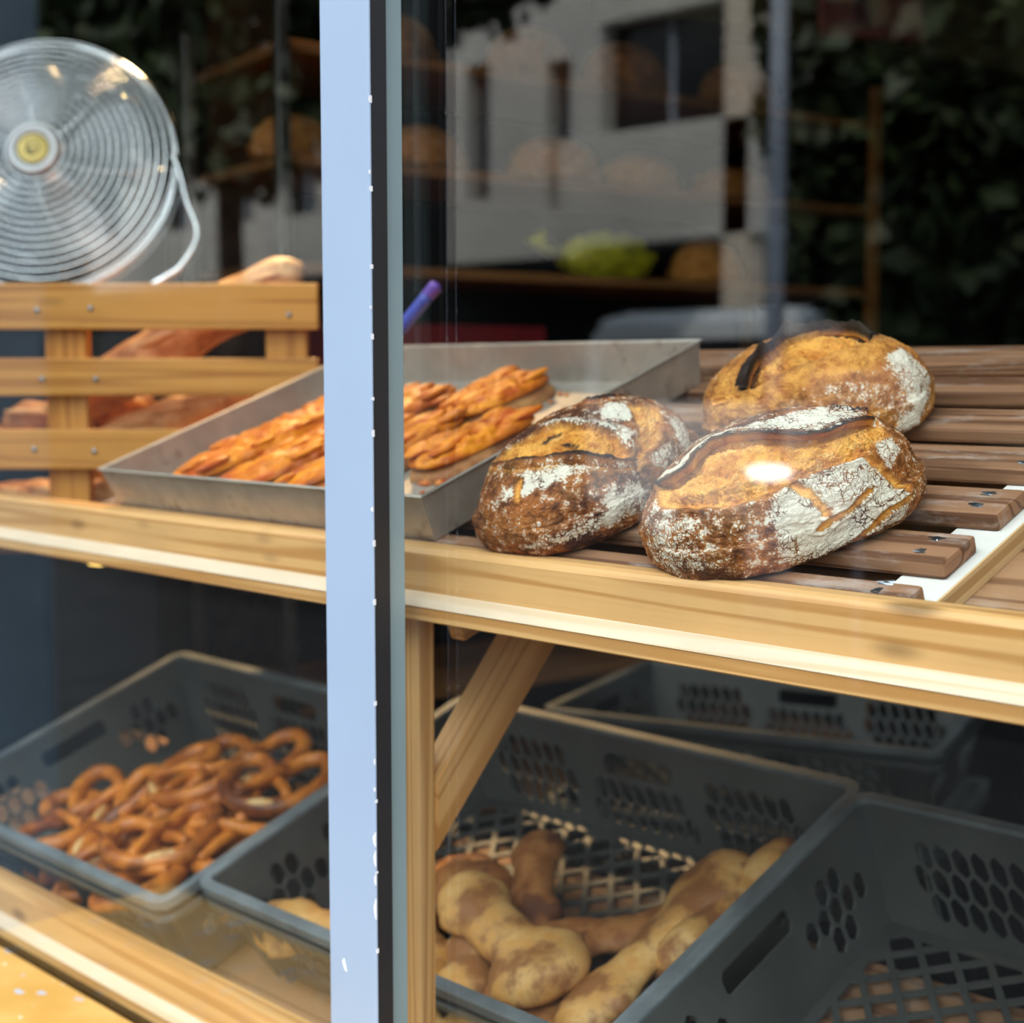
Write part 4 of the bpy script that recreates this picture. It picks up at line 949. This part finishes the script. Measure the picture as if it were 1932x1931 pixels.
# ------------------------------------------------------------------ the street across, seen only as reflections in the panes
m_fac = plain('pale_render_facade', (.56, .55, .52), .8, 0, .10, .6)
m_cream = plain('cream_column', (.66, .58, .48), .8, 0, .06)
m_win = plain('dark_window', (.012, .013, .015), .2)
m_greyp = plain('grey_post_paint', (.30, .34, .42), .5)
bd = empty('building', Matrix.Translation((-16, -13, 0)), 'pale rendered building across the street, mirrored in the shop window', 'building')
wins = []
for x in (-29.5, -27, -24.6, -22.4, -20.4, -18.7, -17.2, -15.4): wins += [(x-.45, x+.45, 3.6, 5.0), (x-.45, x+.45, 6.6, 8.2), (x-.45, x+.45, 9.6, 11.2)]
wins += [(-13.72, -13.30, 3.5, 5.15), (-12.34, -11.95, 3.3, 5.0), (-13.8, -13.2, 6.8, 8.4), (-11.5, -9.75, 3.80, 5.30), (-11.5, -9.75, 6.8, 8.3)]
holes = [[(a, c), (b, c), (b, d), (a, d)] for a, b, c, d in wins]
Vv, Ff = panel_geo([(-33, 2.75), (-9.1, 2.75), (-9.1, 13), (-33, 13)], holes, .35, lambda u, v, w: (u, -12-w, v))
mesh('facade_wall', Vv, Ff, m_fac, Matrix.Identity(4), bd)
for a, b, c, d in wins:
    w_ = box('window', (a, -12.33, c), (b, -12.25, d), m_win, parent=bd); box('window_bar', ((a+b)/2-.03, -12.25, c), ((a+b)/2+.03, -12.2, d), m_greyp, parent=w_)
box('ground_floor', (-33, -14.2, -.1), (-9.1, -13.8, 2.75), m_win, parent=bd); box('soffit', (-33, -13.8, 2.6), (-9.1, -12, 2.75), m_win, parent=bd)
box('rear_block', (-33, -20, 2.75), (-9.1, -12.4, 13), m_fac, parent=bd)
box('balcony', (-11.35, -12, 2.72), (-8.75, -11.15, 3.90), m_fac, parent=bd, bevel=.03)
box('column', (-9.12, -11.45, -.1), (-8.82, -11.15, 8.5), m_cream, parent=bd)
lp = empty('lamp_post', Matrix.Translation((-4.86, -6.0, -.1)), 'grey street lamp post at the kerb, mirrored in the right pane', 'lamp post')
lathe('shaft', [(0, 0), (.09, 0), (.09, .5), (.052, .56), (.045, 4.8), (0, 4.8)], m_greyp, Matrix.Translation((-4.86, -6.0, -.12)), lp)
tube('arm', smooth_path([(-4.86, -6, 4.6), (-4.86, -5.8, 4.95), (-4.86, -5.3, 5.05)], 5), .03, m_greyp, parent=lp); box('lantern', (-4.98, -5.35, 4.96), (-4.74, -4.9, 5.06), m_greyp, parent=lp, bevel=.02)
# silver van parked across the road
cr = empty('van', Matrix.Translation((-6.35, -9.3, -.1)), 'pale silver van parked across the street, mirrored above the tray', 'van')
m_carp = plain('silver_car_paint', (.80, .86, .92), .3, 0, .02); m_tyre = plain('tyre', (.015, .015, .016), .8); m_cg = plain('car_glass', (.012, .015, .018), .08)
prof = [(-2.15, .28), (-2.22, .6), (-2.22, 1.30), (-2.12, 1.66), (-1.85, 1.74), (.85, 1.74), (1.45, 1.62), (1.95, 1.14), (2.22, 1.02), (2.26, .45), (2.1, .28)]
def extr(name, prof, y0, y1, mat, M, parent, bev=.05):
    bm = bmesh.new(); a = [bm.verts.new((x, y0, z)) for x, z in prof]; b = [bm.verts.new((x, y1, z)) for x, z in prof]; n = len(prof)
    bm.faces.new(a[::-1]); bm.faces.new(b); [bm.faces.new((a[i], a[(i+1) % n], b[(i+1) % n], b[i])) for i in range(n)]
    bmesh.ops.recalc_face_normals(bm, faces=bm.faces)
    if bev: bmesh.ops.bevel(bm, geom=list(bm.edges), offset=bev, segments=2, affect='EDGES')
    return bmobj(name, bm, mat, M, parent)
CM = Matrix.Translation((-6.35, -9.3, -.1)) @ Matrix.Diagonal((1, 1, 1.13, 1))
extr('body', prof, -.85, .85, m_carp, CM, cr, .08)
extr('side_window', [(-2.0, 1.10), (-1.95, 1.53), (.85, 1.55), (1.35, 1.50), (1.72, 1.12)], .845, .862, m_cg, CM, cr, .004)
extr('windscreen', [(1.98, 1.13), (1.95, 1.12), (1.45, 1.60), (1.48, 1.62)], -.72, .72, m_cg, CM, cr, 0)
for x in (-1.35, 1.35):
    for y in (-.72, .72):
        wv = lathe('wheel', [(0, -.1), (.30, -.1), (.33, -.07), (.33, .07), (.30, .1), (.2, .11), (0, .08)], m_tyre, CM @ Matrix.Translation((x, y, .33)) @ Matrix.Rotation(math.pi/2 if y < 0 else -math.pi/2, 4, 'X'), cr)
        lathe('hubcap', [(.2, .112), (.17, .125), (0, .12)], m_carp, WM[wv.name], wv)
# bollard lamp added at the kerb so its mirror image glares on the loaf
def bollard(name, label, p, h, glow, r=.05):
    M = Matrix.Translation(p); b = empty(name, M, label, 'bollard light', 'bollard lamps added at the kerb for glare')
    lathe('post', [(0, 0), (.06, 0), (.06, .02), (r, .03), (r, h-.14), (0, h-.14)], m_greyp, M, b)
    lathe('lamp', [(r*.3, h-.125), (r*.8, h-.11), (r, h-.085), (r*.8, h-.06), (r*.3, h-.045)], glow, M, b); lathe('neck', [(r*.25, h-.14), (r*.25, h-.01)], m_greyp, M, b); lathe('cap', [(0, h+.03), (r*.8, h+.02), (r*1.15, h-.01), (0, h-.01)], m_greyp, M, b)
bollard('glare_bollard', 'added bollard lamp at the kerb whose mirror image makes the glare on the front loaf', (-4.49, -5.44, -.1), 1.04, emitter('glare_glow', (1, .93, .95), 17), .12)
def mir(u, v, Y):
    d = onray(u, v, 1.0)-CAM; t = (Y-CAM.y)/d.y; p = CAM+d*t; return Vector((p.x, -p.y, p.z))
# pale board added at the kerb so its mirror image hazes the rear loaf
mb = empty('haze_board', Matrix.Translation(mir(1625, 735, 4.6)*1.0), 'added pale pink blank board on a post at the kerb, mirrored as haze over the rear loaf', 'board')
q0, q1 = mir(1525, 735, 4.6), mir(1715, 735, 4.6)
m_palepink = plain('pale_pink_board', (.72, .56, .56), .6, 0, .12, 5)
rod('panel', q0, q1, .02, .16, m_palepink, mb, bevel=.006); qm = (q0+q1)/2
rod('post', Vector((qm.x, qm.y-.03, 0)), Vector((qm.x, qm.y-.03, qm.z)), .03, .03, m_greyp, mb, (1, 0, 0))
# pink sign
sg = empty('wall_sign', Matrix.Translation(onray(1640, 30, 4.4)), 'pink and magenta sign hanging over the counter', 'sign')
pa, pb = onray(1545, 30, 4.45), onray(1738, 42, 4.75)
rod('sign_board', pa+Vector((0, 0, .06)), pb+Vector((0, 0, .06)), .02, .24, plain('pink_board', (.80, .28, .25), .6), sg)
pm, pn = pa.lerp(pb, .30), pa.lerp(pb, .46); off = Vector((.010, -.014, .08)); rod('magenta_panel', pm+off, pn+off, .012, .20, plain('magenta', (.32, .02, .12), .6), sg)
pm, pn = pa.lerp(pb, .60), pa.lerp(pb, .98); rod('magenta_panel', pm+off, pn+off, .012, .16, sg.children[1].data.materials[0], sg)

# street trees
def leaf_mat(name, a, b):
    N = NT(name); oi = N.n('ShaderNodeNewGeometry'); return N.bsdf(N.mix(oi.outputs['Random Per Island'], a, b), .55)
m_leaf = leaf_mat('leaves', (.018, .035, .012), (.05, .075, .025)); m_trunk = plain('bark', (.06, .045, .035), .9, 0, .3, 12)
def tree(label, x, y, th, blobs, n, seed, size=.09):
    t = empty('street_tree', Matrix.Translation((x, y, 0)), label, 'tree', 'trees along the street')
    V, Fc = tube_geo(smooth_path([(x, y, -.1), (x+.05, y, th*.5), (x-.05, y, th)], 4), [.16, .15, .14, .13, .12, .11, .10, .09, .08], 10); mesh('trunk', V, Fc, m_trunk, Matrix.Identity(4), t, True)
    rg = np.random.default_rng(seed); V = []; Fc = []
    for (bx, by, bz, rx, ry, rz), w in blobs:
        for _ in range(int(n*w)):
            d = rg.normal(size=3); d /= np.linalg.norm(d); r = rg.random()**.4
            c = np.array([bx+d[0]*rx*r, by+d[1]*ry*r, bz+d[2]*rz*r]); u = rg.normal(size=3); u /= np.linalg.norm(u); v = np.cross(u, rg.normal(size=3)); v /= np.linalg.norm(v)
            s = size*rg.uniform(.6, 1.3); i = len(V)
            V += [c-u*s, c+v*s*.55, c+u*s, c-v*s*.55]; Fc.append((i, i+1, i+2, i+3))
    mesh('crown', V, Fc, m_leaf, Matrix.Identity(4), t)
tree('leafy street tree whose dark crown is mirrored at the upper left', -11.0, -6.6, 4.2, [((-11.2, -6.4, 5.3, 3.6, 1.5, 1.75), 1.0), ((-7.9, -6.2, 4.65, 1.4, 1.0, 1.0), .4), ((-10.3, -6.3, 3.5, 1.0, .9, .75), .12), ((-14.5, -6.4, 4.4, 2.2, 1.2, 1.8), .4)], 7000, 1, .13)
tree('dark dense street tree mirrored at the right of the right pane', -2.9, -7.3, 3.0, [((-3.6, -7.4, 3.5, 2.35, .9, 2.7), 2.6), ((-3.0, -7.2, 1.0, 2.1, .8, 1.6), 1.3)], 7000, 2, .13)
tree('street tree farther up the road at the left end of the reflection', -20.5, -7.0, 4.5, [((-20.5, -6.8, 4.6, 3.4, 1.6, 3.0), 1.0), ((-16.8, -7.5, 2.0, 1.5, .8, 1.4), .4)], 6000, 3, .15)
